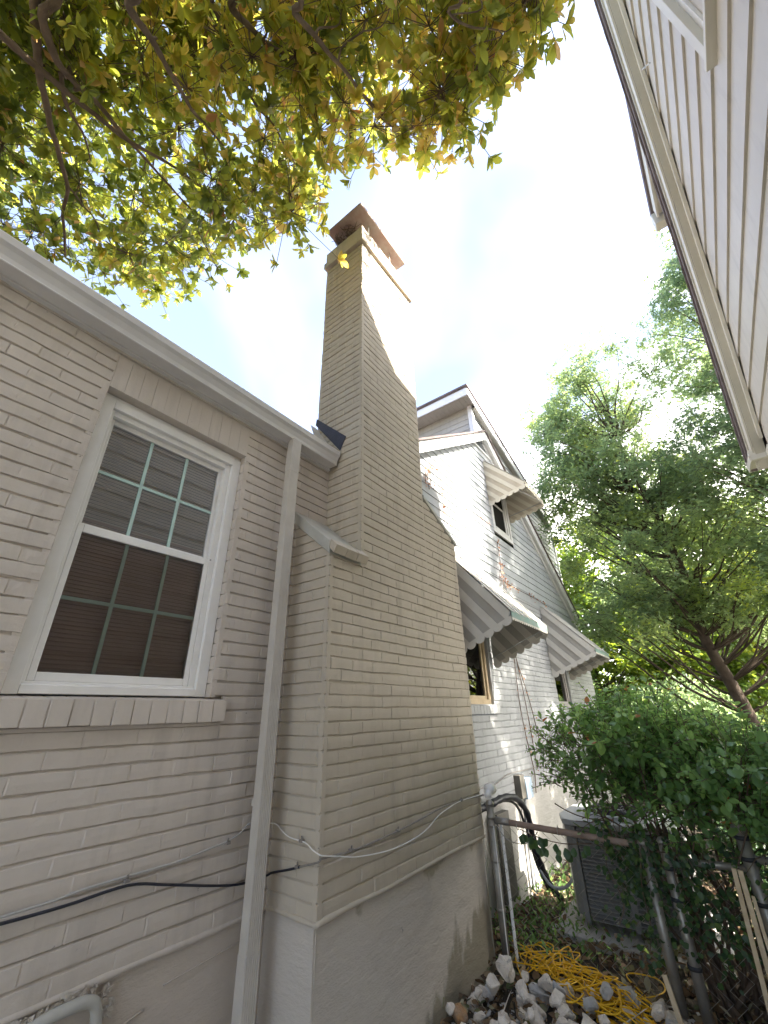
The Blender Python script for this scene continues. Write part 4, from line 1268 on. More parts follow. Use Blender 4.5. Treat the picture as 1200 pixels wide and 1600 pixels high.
mb.build('top_rail', M['galv'], fence, smooth=True)
def mesh_panel(y0, y1, z0, z1, name='wire_mesh'):
    mb = MB(); p = .062; k = 0
    y = y0
    while y > y1:
        pts = []; z = z1; i = 0
        while z > z0:
            s = (i % 2)*p + 0
            yy = y-s
            if yy < y1: yy = y1
            pts.append((FX-.022+(.004 if (i % 2) else -.002), yy+fn(0, y, z, 3)*.006, z)); z -= p*.86; i += 1
        mb.tube(pts, .0019, 4, cap=False)
        y -= p
    # second set mirrored so the wires meet in diamonds
    mb.build(name, M['galv'], fence)
mesh_panel(1.70, .70, -1.62, -.80)
mesh_panel(.545, .165, -1.62, -.87)
mesh_panel(.12, -2.1, -1.62, -.82)
mb = MB()
for y in (1.52, 1.22, .95): 
    mb.tube([(FX+.022*math.cos(t), y, -.785+.026*math.sin(t)) for t in [2*math.pi*i/10 for i in range(11)]], .0028, 5, cap=False)
mb.tube(smooth_path([(FX-.03, 1.68, -.79), (FX-.04, 1.60, -.87), (FX-.035, 1.48, -.885), (FX-.03, 1.40, -.84), (FX-.03, 1.36, -.80)], 5), .003, 5)
mb.build('tie_wire', M['galv'], fence)

# loose wooden stakes leaning on the gate posts
def stake(a, b, w, t, label):
    a = Vector(a); b = Vector(b); d = (b-a).normalized(); s = Vector((0, 1, 0)); s = (s-d*s.dot(d)).normalized(); n = d.cross(s)
    mb = MB()
    mb.hexa([a-s*w-n*t, a+s*w-n*t, a+s*w+n*t, a-s*w+n*t, b-s*w-n*t, b+s*w-n*t, b+s*w+n*t, b-s*w+n*t])
    tag(mb.build('wooden_stake', M['stake'], bevel=.0015), label, 'stake', 'pale wooden stakes leaning by the gate posts')
stake((3.50, .270, -1.66), (3.50, .220, -.815), .011, .007, 'longest pale wooden stake leaning left of the banded post')
stake((3.52, .222, -1.66), (3.50, .193, -.820), .012, .007, 'pale wooden stake between the long stake and the banded post, wide at its top')
stake((3.47, .185, -1.66), (3.52, .172, -.93), .008, .006, 'short narrow whitish stake closest to the banded post')
stake((3.46, .640, -1.68), (3.50, .700, -1.35), .013, .008, 'short broken stake low down beside the gate post')

# ================================================================ yellow extension cord
rs = random.Random(31)
cp = []
knots = [(3.97, 1.76), (3.86, 1.70), (3.75, 1.60), (3.62, 1.50), (3.54, 1.36)]
def gz(x, y): return -1.600 + fn(x, y, 0, 1.1)*.05
pts = []
ctr = [(3.90+.12*math.sin(i*.9)-i*.0022, 1.64-i*.0052) for i in range(150)]
for i, (cx_, cy_) in enumerate(ctr):
    a = i*2.15+rs.uniform(-.5, .5)
    rx = rs.uniform(.05, .22); ry = rs.uniform(.07, .24)
    x = min(max(cx_-.13+rx*math.cos(a), 3.36), 4.12); y = min(max(cy_-.06+ry*math.sin(a), .76), 1.78)
    pts.append(Vector((x, y, gz(x, y)+.012+rs.uniform(0, .075)*(1 if .9 < y < 1.5 else .4))))
tail = [(3.95, 1.02), (4.02, .86), (3.90, .80), (3.72, .90), (3.60, 1.02), (3.46, .86), (3.40, .72)]
pts = [Vector((3.99, 1.80, gz(3.99, 1.8)+.02)), Vector((3.90, 1.84, gz(3.9, 1.8)+.05))]+pts+[Vector((x, y, gz(x, y)+.03)) for x, y in tail]
mb = MB(); mb.tube(smooth_path(pts, 9), .0040, 6)
tag(mb.build('extension_cord', M['cord'], smooth=True), 'tangled yellow extension cord heaped on the leaf litter behind the rocks', 'extension cord')

# ================================================================ rocks
def rock_mesh(seed, sx, sy, sz):
    import bmesh
    r = random.Random(seed)
    bm = bmesh.new()
    pts = []
    for k in range(15):
        d = Vector((r.gauss(0, 1), r.gauss(0, 1), r.gauss(0, 1))).normalized()*r.uniform(.82, 1.0)
        pts.append(bm.verts.new((d.x*sx, d.y*sy, d.z*sz)))
    res = bmesh.ops.convex_hull(bm, input=bm.verts)
    junk = [e for e in res['geom_interior'] if isinstance(e, bmesh.types.BMVert)]
    bmesh.ops.delete(bm, geom=junk, context='VERTS')
    bmesh.ops.bevel(bm, geom=list(bm.edges), offset=min(sx, sy, sz)*.085, segments=1, affect='EDGES')
    bmesh.ops.triangulate(bm, faces=bm.faces)
    bmesh.ops.subdivide_edges(bm, edges=bm.edges, cuts=2)
    for v in bm.verts:
        v.co += v.co.normalized()*(mnoise.noise(v.co*22+Vector((seed, 0, 0)))*.22+mnoise.noise(v.co*70+Vector((seed, 0, 0)))*.10)*min(sx, sy, sz)
    me = bpy.data.meshes.new('rock'); bm.to_mesh(me); bm.free()
    return me
rs = random.Random(77)
placed = []
def put_rock(x, y, z, s, label, name='rock', mat=None, seed=None, flat=.8):
    me = rock_mesh(seed or rs.randint(1, 9999), s*rs.uniform(.85, 1.15), s*rs.uniform(.75, 1.05), s*flat)
    me.materials.append(mat or (M['rock'] if rs.random() < .72 else M['rock_dark']))
    o = bpy.data.objects.new(name, me); C.objects.link(o)
    o.location = (x, y, z); o.rotation_euler = (rs.uniform(-.6, .6), rs.uniform(-.6, .6), rs.uniform(0, 6.28))
    tag(o, label, 'rock', 'broken limestone rocks heaped at the foot of the chimney')
    placed.append((x, y, s))
    return o
put_rock(3.30, 1.58, -1.455, .088, 'large rounded pale rock on top of the heap beside the fence post', mat=M['rock'])
put_rock(3.20, 1.62, -1.50, .066, 'squarish grey rock wedged between the chimney foot and the large rounded rock', mat=M['rock'])
o = put_rock(2.92, 1.70, -1.545, .060, 'orange brown lump of old brick at the left end of the rock heap', 'brick_chunk', M['orange_brick']); o['category'] = 'brick'; del o['group']
heap = []
tries = 0
while len(heap) < 118 and tries < 20000:
    tries += 1
    layer = 0 if len(heap) < 84 else 1
    x = rs.uniform(2.50, 3.66); y = rs.uniform(.68, 1.76)
    if x > 3.24+(1.72-y)*.50+.04: continue
    s = rs.uniform(.045, .098) if layer == 0 else rs.uniform(.035, .062)
    if any((x-a)**2+(y-b)**2 < ((s+c)*.50)**2 for a, b, c, l in heap if l == layer): continue
    if layer == 0 and any((x-a)**2+(y-b)**2 < ((s+c)*.7)**2 for a, b, c in placed[:3]): continue
    z = -1.585+rs.uniform(-.01, .02)+layer*.075
    heap.append((x, y, s, layer))
    dark = rs.random() > .72
    ob = put_rock(x, y, z, s, 'tmp', mat=M['rock_dark'] if dark else M['rock'])
    ob['_k'] = (x, y, z, s, float(dark))
ORD = 'first second third fourth fifth sixth seventh eighth ninth tenth eleventh twelfth thirteenth fourteenth fifteenth sixteenth seventeenth eighteenth nineteenth twentieth'.split()
def order_x(o):   # left to right as seen from the camera
    v = Vector((o.location.x, o.location.y, o.location.z)); return v.dot(right)/-v.dot(back)
rocks = sorted([o for o in C.objects if '_k' in o], key=lambda o: -o['_k'][0])
rows = ['row against the yellow cord', 'second row from the cord', 'third row from the cord', 'middle row', 'fifth row from the cord', 'row nearest the camera']
nr = len(rocks)
for ri, rn in enumerate(rows):
    chunk = sorted(rocks[ri*nr//6:(ri+1)*nr//6], key=order_x)
    for q, o in enumerate(chunk):
        s = o['_k'][3]; dark = o['_k'][4] > .5
        size = 'large' if s > .075 else 'medium' if s > .055 else 'small'
        o['label'] = '%s %s rock, %s from the left in the %s' % (size, 'dark grey' if dark else 'pale', ORD[q], rn)
        del o['_k']

# small broken chips between the rocks
mb = MB(); rs = random.Random(101)
for k in range(900):
    x = rs.uniform(2.45, 3.75); y = rs.uniform(.6, 1.78)
    if x > 3.34+(1.72-y)*.50: continue
    c = Vector((x, y, -1.605+rs.uniform(0, .03))); q = rs.uniform(.006, .020)
    pts = [c+Vector((rs.uniform(-1, 1)*q, rs.uniform(-1, 1)*q, rs.uniform(-.7, .7)*q)) for _ in range(8)]
    mb.hexa(pts) if k % 3 == 0 else [mb.poly([pts[0], pts[1], pts[2]]), mb.poly([pts[0], pts[2], pts[3]]), mb.poly([pts[0], pts[3], pts[1]]), mb.poly([pts[1], pts[2], pts[3]])]
tag(mb.build('rock_chips', M['rock_dark']), 'small chips of grey stone scattered between the heaped rocks', 'gravel', kind='stuff')

# ================================================================ foliage
def leaf_mesh(name, pos, axis, nrm, length, width, mat, parent=None, template='fold', var=None, droop=.12):
    """one mesh of many leaves; 'var' picks each leaf's own colour"""
    n = len(pos)
    axis = axis/np.maximum(np.linalg.norm(axis, axis=1, keepdims=True), 1e-6)
    nrm = nrm-(nrm*axis).sum(1, keepdims=True)*axis
    nrm = nrm/np.maximum(np.linalg.norm(nrm, axis=1, keepdims=True), 1e-6)
    side = np.cross(axis, nrm)
    if template == 'fold':
        T = [(0, 0, 0), (.20, -.27, .03), (.20, 0, -.02), (.20, .27, .03), (.52, -.50, .03), (.52, 0, -.06), (.52, .50, .03), (.82, -.33, -.02), (.82, 0, -.09), (.82, .33, -.02), (1, 0, -droop)]
        F = [(0, 2, 1), (0, 3, 2), (1, 2, 5), (1, 5, 4), (2, 3, 6), (2, 6, 5), (4, 5, 8), (4, 8, 7), (5, 6, 9), (5, 9, 8), (7, 8, 10), (8, 9, 10)]
    elif template == 'lobed':
        T = [(0, 0, 0), (.35, -.5, .02), (.42, -.12, 0), (.72, -.55, -.02), (.70, -.10, 0), (1, 0, -.05), (.70, .10, 0), (.72, .55, -.02), (.42, .12, 0), (.35, .5, .02)]
        F = [(0, 2, 1), (2, 4, 3), (4, 6, 5), (6, 8, 7), (8, 0, 9), (0, 8, 2), (2, 8, 6), (2, 6, 4)]
    else:
        T = [(0, 0, 0), (.45, -.45, .06), (1, 0, -.05), (.45, .45, .06)]
        F = [(0, 1, 2), (0, 2, 3)]
    T = np.array(T); F = np.array(F)
    k = len(T)
    V = pos[:, None, :] + axis[:, None, :]*(T[:, 0][None, :, None]*length[:, None, None]) + side[:, None, :]*(T[:, 1][None, :, None]*width[:, None, None]) + nrm[:, None, :]*(T[:, 2][None, :, None]*length[:, None, None])
    V = V.reshape(-1, 3)
    FF = (F[None, :, :] + (np.arange(n)*k)[:, None, None]).reshape(-1, 3)
    me = bpy.data.meshes.new(name)
    me.vertices.add(len(V)); me.vertices.foreach_set('co', V.astype(np.float32).ravel())
    me.loops.add(FF.size); me.loops.foreach_set('vertex_index', FF.astype(np.int32).ravel())
    me.polygons.add(len(FF)); me.polygons.foreach_set('loop_start', (np.arange(len(FF))*3).astype(np.int32))
    me.update(calc_edges=True)
    if var is None: var = rng.random(n)
    at = me.attributes.new('var', 'FLOAT', 'POINT')
    at.data.foreach_set('value', np.repeat(var, k).astype(np.float32))
    return link(name, me, mat, parent)

def unit(n):
    d = rng.normal(size=(n, 3)); return d/np.linalg.norm(d, axis=1, keepdims=True)

# ---------------- magnolia overhead: limbs, branches, rosettes of leaves
mag = empty('magnolia_tree', (-3.1, 1.6, -1.62))
tag(mag, 'large magnolia with glossy yellow green leaves hanging over the roof from the upper left', 'tree')
limbs = [
 [(-.65, 2.24, 4.42), (-.59, 2.44, 4.44), (-.52, 2.64, 4.45), (-.44, 2.86, 4.44), (-.3, 3.1, 4.41), (-.18, 3.27, 4.42), (-.04, 3.54, 4.46), (.05, 3.87, 4.46), (.21, 4.3, 4.46)],
 [(-.04, 3.54, 4.46), (.12, 3.64, 4.51), (.26, 3.74, 4.56), (.45, 4.05, 4.54)],
 [(-.82, 2.67, 4.15), (-.66, 2.71, 4.27), (-.49, 2.74, 4.33), (-.29, 2.77, 4.39), (-.04, 2.77, 4.46), (.25, 2.75, 4.52), (.61, 2.7, 4.64), (.85, 2.68, 4.73)],
 [(-.62, 2.17, 4.35), (-.51, 2.43, 4.34), (-.4, 2.6, 4.37), (-.31, 2.68, 4.44), (-.12, 2.74, 4.54), (.09, 2.81, 4.61), (.4, 2.94, 4.75), (.85, 3.07, 4.85)],
 [(-.28, 1.68, 4.06), (-.17, 1.8, 4.12), (-.03, 1.87, 4.2), (.11, 1.94, 4.28), (.26, 2.03, 4.34), (.44, 2.15, 4.49), (.69, 2.18, 4.56)],
 [(.08, 1.38, 4.6), (.25, 1.47, 4.67), (.45, 1.45, 4.76), (.61, 1.43, 4.86), (.87, 1.34, 4.95), (1.17, 1.25, 5.02)],
 [(.04, 1.46, 4.68), (.18, 1.58, 4.74), (.42, 1.62, 4.82), (.56, 1.76, 4.86), (.72, 1.83, 4.92), (.96, 1.87, 4.97), (1.27, 1.96, 5.09)],
 [(.33, .95, 4.28), (.51, 1.04, 4.35), (.73, 1.02, 4.43), (.97, .98, 4.49), (1.19, .97, 4.55), (1.52, .95, 4.67)],
 [(.95, .14, 4.19), (1.13, .19, 4.25), (1.3, .1, 4.31), (1.46, -.05, 4.36)],
 [(-.35, 2.7, 4.43), (-.25, 2.88, 4.44), (-.1, 3.01, 4.48), (.01, 3.17, 4.49)],
 [(1.19, .97, 4.55), (1.37, .94, 4.61), (1.57, .91, 4.66), (1.67, .77, 4.76)]]
LS = .66
lr = [(.042, .016), (.016, .007), (.038, .012), (.040, .014), (.034, .012), (.036, .010), (.034, .010), (.030, .010), (.018, .007), (.028, .008), (.012, .006)]
trunk_pts = [(-3.1, 1.6, -1.75), (-3.12, 1.62, -.6), (-3.05, 1.6, .6), (-3.0, 1.62, 1.7), (-2.9, 1.62, 2.6), (-2.8, 1.6, 3.6), (-2.7, 1.6, 4.8), (-2.7, 1.6, 6.2)]
mb = MB(); mb.tube(smooth_path(trunk_pts, 4), [.26-.006*i for i in range(29)], 16)
mb.build('trunk', M['bark'], mag, smooth=True)
feeders = {0: 3, 2: 3, 3: 3, 4: 3, 5: 4, 7: 4, 8: 4}
limb_nodes = []
for i, (L_, (ra, rb)) in enumerate(zip(limbs, lr)):
    pts = list(L_)
    r0_ = ra
    if i in feeders:
        st = Vector(trunk_pts[feeders[i]]); e = Vector(pts[0])
        mid = st.lerp(e, .5)+Vector((0, 0, .35))
        pts = [tuple(st), tuple(mid)]+pts
        r0_ = ra*1.5
    sp = smooth_path(pts, 6)
    m = len(sp)
    rad = []
    for q in range(m):
        f = q/(m-1)
        rad.append(LS*(r0_*(1-f)+rb*f)*(1+.10*math.sin(q*2.1+i)))
    wob = [p+Vector((fn(p.x, p.y, p.z+i, 3.5)*.03, fn(p.y, p.x, p.z+7, 3.5)*.03, fn(p.z, p.x, 3+i, 3.5)*.03)) for p in sp]
    mb = MB(); mb.tube(wob, rad, 10)
    mb.build('limb', M['limb'], mag, smooth=True)
    limb_nodes += [(p, rad[j]) for j, p in enumerate(wob) if j > 6 or i not in feeders]
CL = [(1.48,-0.58,5.44),(1.63,-0.58,5.6),(1.64,-0.45,5.63),(1.48,-0.36,4.59),(1.66,-0.34,5.13),(1.55,-0.24,4.72),(1.88,-0.11,5.41),(1.61,0.04,4.62),(1.55,0.12,4.45),(1.7,0.25,4.72),(1.84,0.42,4.81),(1.99,0.62,5.3),(1.92,0.92,5.31),(1.71,0.91,4.82),(1.41,1.05,4.63),(1.49,1.41,5.2),(1.61,2.14,5.33),(1.38,2.07,4.48),(1.4,2.17,4.47),(1.48,2.67,5.17),(1.13,2.68,4.68),(1.3,3.2,5.39),(1.2,3.33,4.88),(1.25,4.18,5.42),(1.21,4.76,5.45),(1.04,4.96,5.63),(0.63,4.88,5.21),(0.52,5.15,5.61),(0.21,4.53,4.85),(-0.02,4.36,4.64),(-0.08,4.51,4.65),(-0.33,5.07,5.12),(-0.09,2.23,5.77),(1.73,0.57,5.41),(-1.32,5.22,6.27),(-0.68,6.05,6.5),(-0.82,3.54,4.86),(1.47,0.29,5.48),(1.02,3.06,5.53),(-0.26,2.69,4.85),(0.31,1.66,4.73),(0.16,5.22,6.33),(0.62,4.48,6.14),(1.43,0.84,5.99),(-0.27,3.72,6.13),(1.12,1.16,6.49),(1.13,1.43,4.57),(0.43,1.66,5.93),(1.18,3.77,5.88),(1.51,0.61,5.87),(0.71,5.01,6.33),(0.27,1.68,6.27),(0.98,0.72,6.15),(1.25,2.27,5.41),(-0.78,4.04,5.88),(-0.26,4.68,5.84),(-1.04,4.06,5.01),(-1.2,3.16,5.2),(-0.7,2.5,4.62),(0.31,2.29,5.8),(0.61,1.55,6.4),(-1.23,4.1,5.12),(-0.22,2.13,6.25),(-0.39,1.98,5.81),(-0.85,4.27,5.25),(1.86,0.64,6.22),(0.8,1.17,4.84),(1.31,2.32,6.51),(0.61,3.81,4.55),(-0.87,4.75,5.81),(-0.74,5.32,6.38),(0.04,2.48,5.01),(1.24,5.58,6.42),(0.68,1.61,6.56),(0.43,1.99,5.2),(-0.2,2.87,4.8),(0.91,1.47,5.15),(-1.13,4.49,5.11),(-0.51,2.56,4.87),(1.04,1.81,5.87),(1.37,2.1,4.79),(1.23,0.7,5.64),(-0.26,2.63,5.64),(0.29,2.36,6.08),(0.25,0.95,5.07),(0.5,3.14,6.0),(1.26,1.86,6.42),(0.03,2.95,6.3),(-0.82,3.61,6.25),(1.14,1.11,5.14),(-0.79,4.12,5.68),(0.3,1.7,4.86),(-1.33,4.02,6.23),(0.7,0.7,6.28),(-0.35,5.01,6.5),(0.72,0.63,5.15),(1.52,-0.18,5.8),(-0.14,2.06,5.83),(-1.27,3.22,5.33),(-1.29,3.22,5.73),(-0.78,3.66,5.19),(1.15,2.08,6.47),(-0.38,2.08,5.98),(-0.6,4.61,5.59),(0.68,1.28,5.68),(0.0,4.58,5.61),(-0.93,3.17,5.31),(1.0,0.68,6.01),(0.56,0.91,5.92),(-1.21,3.33,5.77),(0.31,2.23,6.18),(-1.49,4.01,6.5),(0.7,0.8,4.79),(1.18,0.24,5.83),(-0.24,2.23,5.23),(0.75,1.38,5.34),(1.07,3.94,5.61),(1.23,2.21,6.07),(-0.21,1.59,4.62),(-1.01,2.95,6.37),(0.87,2.64,4.55),(0.93,1.55,5.5),(-0.99,2.85,4.88),(-0.02,3.01,6.35),(-0.83,3.03,5.12),(-0.77,3.02,5.03),(-0.07,1.7,6.45),(1.02,5.12,5.96),(1.44,1.61,6.49),(-0.65,4.57,5.15),(-0.75,2.57,4.6),(-0.75,2.46,5.37),(-0.14,2.92,5.13),(-0.93,3.42,5.93),(-1.6,3.74,6.15),(-0.27,1.8,5.67),(-0.34,1.77,4.7),(1.22,-0.29,5.05),(-0.98,3.52,4.67),(-0.39,3.04,5.18),(-1.56,3.71,6.54),(-0.59,3.83,5.37),(0.14,1.26,5.19),(-0.99,5.15,6.44),(-0.87,2.52,5.66),(0.66,2.47,5.32),(1.89,2.6,6.42),(-0.21,3.52,6.24),(-0.72,2.47,5.19),(1.25,0.37,4.82),(-0.97,3.03,4.72),(0.42,2.64,5.05),(-0.76,4.52,4.65),(-0.69,3.03,5.32),(-0.91,3.78,5.19),(1.99,1.3,6.39),(0.89,2.03,6.22),(0.16,4.57,5.33),(-0.95,2.57,4.9),(-0.07,3.85,5.14),(0.13,0.97,4.65),(-1.03,4.19,6.31),(-0.47,3.28,5.29),(-0.54,2.09,5.75),(-0.8,3.94,4.9),(1.53,1.34,6.47),(0.94,0.3,5.2),(0.3,2.75,6.12),(-0.27,2.06,6.55),(-1.12,4.96,5.54),(1.65,0.21,4.99),(-0.55,2.69,5.7),(0.43,3.57,5.05),(-0.29,2.85,6.56),(0.77,1.32,4.84),(1.57,0.51,4.63),(-1.02,3.07,6.02),(1.66,-0.06,6.18),(0.23,4.37,6.32),(-0.39,1.85,5.6),(0.43,1.23,5.35),(-0.51,1.96,5.19),(0.14,3.06,5.99),(1.36,2.89,5.29),(1.39,2.33,5.62),(-0.52,1.98,4.73),(0.19,3.63,6.11),(1.23,1.05,6.45),(0.03,3.61,4.7),(-0.56,4.41,6.39),(0.49,1.52,4.56),(-0.21,2.22,5.89),(0.72,1.3,4.77),(1.59,1.59,6.02),(0.76,4.0,4.99),(-0.4,2.78,5.83),(1.49,-0.07,5.85),(0.92,0.47,4.68),(0.19,2.57,5.63),(1.58,0.02,5.13),(-0.8,2.25,4.79),(0.94,2.0,4.93),(-0.5,4.47,5.88),(-1.21,5.02,6.26),(1.76,-0.15,5.98),(1.61,0.47,4.76),(-0.71,2.45,4.74),(-0.52,3.87,4.77),(1.3,-0.34,4.76),(-1.16,3.38,5.32),(0.86,3.36,6.07),(-1.06,4.13,5.66),(-0.31,2.12,5.77),(0.42,3.57,5.57),(0.92,0.74,4.79),(0.34,2.26,6.06),(1.8,0.04,5.15),(1.11,3.22,6.17),(0.53,1.43,5.24),(1.69,0.48,4.65),(-0.03,2.22,5.92),(-0.98,3.14,4.75),(0.68,2.15,6.46),(-1.17,4.31,6.21),(-0.39,1.74,5.06),(0.28,2.26,5.61),(-1.47,4.26,6.55),(0.3,2.15,4.72),(1.14,1.16,4.66),(0.68,3.76,5.44),(1.14,4.65,6.24),(2.29,0.06,6.6),(-0.43,5.19,5.42),(-0.5,3.2,5.11),(0.2,2.1,5.92),(-1.03,3.15,5.49),(-1.25,4.63,6.39),(1.18,0.01,4.59),(0.38,1.04,5.03),(-1.3,3.53,5.43),(0.06,4.29,5.31),(1.01,0.44,5.61),(-1.24,3.36,5.87),(-0.04,2.58,5.53),(-0.28,3.54,5.09),(1.12,2.38,4.82),(0.77,2.49,4.57),(1.49,0.81,5.58),(-0.9,3.78,4.63),(-0.02,2.05,4.59),(-0.23,3.37,5.89),(1.97,0.0,5.64),(-0.56,2.84,6.46),(-1.13,4.63,6.06),(0.63,2.22,6.45),(-0.1,3.94,6.25),(-0.89,3.64,5.56),(0.4,1.38,5.48),(-1.21,3.06,5.25),(-0.57,3.17,6.16),(1.21,0.81,6.25),(0.94,1.53,5.84),(-0.67,3.32,6.35),(1.07,3.61,4.91),(-1.16,3.11,6.07),(0.13,0.94,4.64),(2.13,0.75,6.34),(-0.94,4.3,4.79),(0.67,1.43,6.5),(-1.22,3.19,5.95),(-1.18,3.03,5.49),(0.75,0.6,5.87),(1.28,0.13,6.1),(-0.42,2.41,4.55),(1.91,1.19,6.4),(0.02,1.56,4.99),(-0.8,2.53,5.27),(-1.09,4.35,5.82),(0.55,0.86,4.83),(0.93,2.86,5.47),(-0.92,3.36,5.56),(1.13,2.4,5.41),(-0.51,2.15,5.08),(0.71,4.2,5.09),(1.68,2.33,6.51),(-0.45,2.28,5.85),(0.41,3.62,6.03),(-0.38,3.04,5.23),(-1.28,3.3,6.02),(0.83,3.48,4.68),(-0.55,2.88,6.48),(0.09,1.44,5.4),(-0.84,2.52,5.71),(-0.57,2.38,5.6),(-0.04,1.81,6.13),(-0.7,3.73,4.72),(-1.03,1.97,5.25),(-2.89,2.0,6.54),(-2.49,0.64,5.44),(-1.21,1.33,5.72),(-1.21,1.1,6.15),(-2.22,0.36,4.33),(-1.16,1.66,5.26),(-1.21,2.1,5.4),(-2.86,2.78,4.81),(-2.38,2.83,5.65),(-3.25,0.61,5.87),(-1.7,0.21,6.59),(-3.25,0.47,4.42),(-2.44,2.28,6.26),(-3.18,2.59,4.45),(-2.09,0.81,5.06),(-3.46,2.68,4.49),(-1.61,1.15,5.62),(-1.94,1.75,6.3),(-1.21,0.93,5.0),(-1.32,0.33,5.21),(-2.52,3.71,4.51),(-1.9,2.83,5.95),(-3.6,3.57,4.95),(-1.38,2.45,5.21),(-1.42,2.5,5.02),(-1.7,1.82,5.91),(-2.0,2.98,4.58),(-2.31,-0.2,6.1),(-1.59,3.15,4.3),(-2.21,1.71,4.49),(-3.07,3.7,6.25),(-2.98,3.12,5.76),(-2.6,2.38,4.75),(-2.89,-0.16,5.78),(-2.09,2.77,5.41),(-2.47,1.03,5.96),(-2.63,2.19,6.02),(-2.44,2.54,4.35),(-2.92,3.16,4.55),(-3.45,-0.14,6.04),(-3.32,1.63,5.25),(-1.51,1.71,5.45),(-3.54,2.98,6.04),(-1.98,3.14,5.67),(-3.08,3.53,3.44),(-5.72,3.77,5.15),(-5.03,-2.12,2.16),(-5.42,0.06,1.01),(-4.96,-2.58,2.57),(-4.66,2.65,2.39),(-5.17,4.26,4.71),(-3.18,-1.04,2.45),(-4.09,0.34,0.72),(-4.07,2.93,3.79),(-2.53,2.32,4.11),(-2.49,4.0,4.25),(-4.22,2.15,3.63),(-2.45,2.54,2.64),(-5.08,-0.24,1.75),(-3.21,2.94,1.48),(-3.77,3.45,2.28),(-5.44,1.76,2.27),(-5.25,-0.53,0.63),(-5.23,0.46,1.08),(-5.78,1.36,5.01),(-2.63,-0.25,4.85),(-5.5,-1.52,0.63),(-5.58,1.73,4.08),(-3.98,3.18,2.68),(-2.31,1.78,3.07),(-5.15,0.47,2.63),(-2.67,-0.95,1.96),(-2.7,-2.09,3.07),(-4.97,2.19,3.33),(-5.44,2.66,2.47),(-4.58,3.57,4.18),(-4.62,2.28,1.17),(-3.83,-2.01,3.55),(-2.32,1.98,0.79),(-3.85,0.78,2.64),(-5.23,-0.6,2.67),(-5.53,2.26,1.72),(-4.7,-1.95,1.99),(-2.26,-0.5,1.04),(-4.49,4.2,1.0),(-4.5,-1.1,3.74),(-4.05,-1.89,4.57),(-4.55,2.34,2.68),(-2.49,-2.18,1.65),(-4.71,-0.7,4.38),(-3.89,-0.1,2.93),(-2.59,1.5,2.68),(-3.3,1.83,2.47),(-4.18,-1.65,2.62),(-2.46,-0.4,2.28),(-3.51,1.65,1.41),(-4.11,2.68,0.79),(-5.39,2.84,4.76),(-5.54,-2.01,3.48),(-4.72,2.13,0.76),(-4.07,-1.44,2.13),(-3.16,1.07,4.53),(-2.6,1.86,4.5),(-5.13,0.82,2.07),(-3.43,-1.8,4.67),(-4.39,3.04,4.94),(-2.23,0.21,4.54),(-2.01,-1.66,4.04),(-3.04,0.7,1.88),(-5.14,0.36,4.89),(-4.27,-0.76,3.45),(-4.14,1.82,2.69),(-4.71,-2.34,4.36),(-3.3,-0.85,2.9),(-3.59,1.03,4.74),(-2.84,-0.39,2.16),(-3.48,-1.43,4.9),(-5.63,1.0,1.86),(-3.8,-2.27,1.63),(-2.04,3.07,1.62),(-4.07,-2.37,1.16),(-5.07,4.49,2.03),(-4.86,-2.13,1.11),(-2.02,2.73,4.83),(-2.62,3.04,1.77),(-5.16,-0.66,0.9),(-5.13,2.58,2.86),(-5.76,-0.41,4.51),(-2.57,2.65,3.96)]  # low clumps behind the camera are unseen, added to darken the left faces
nodes = list(limb_nodes)
brs = MB()
order = sorted(CL, key=lambda c: min((Vector(c)-p).length for p, _ in limb_nodes))
rsb = random.Random(13)
for c in order:
    cv = Vector(c)
    best = min(nodes, key=lambda t: (cv-t[0]).length + (0.0 if t[0].x < cv.x else .35))
    a, ra = best
    d = cv-a
    mid = a+d*.5+Vector((rsb.uniform(-.12, .12), rsb.uniform(-.12, .12), rsb.uniform(-.12, .06)))
    sp = smooth_path([a, a+d*.22+Vector((rsb.uniform(-.05, .05), rsb.uniform(-.05, .05), rsb.uniform(-.05, .05))), mid, cv], 4)
    r1 = min(ra*.7, .012); m = len(sp)
    brs.tube(sp, [r1+( .0035-r1)*q/(m-1) for q in range(m)], 5, cap=False)
    nodes += [(p, r1*.8) for p in sp[4::4]]
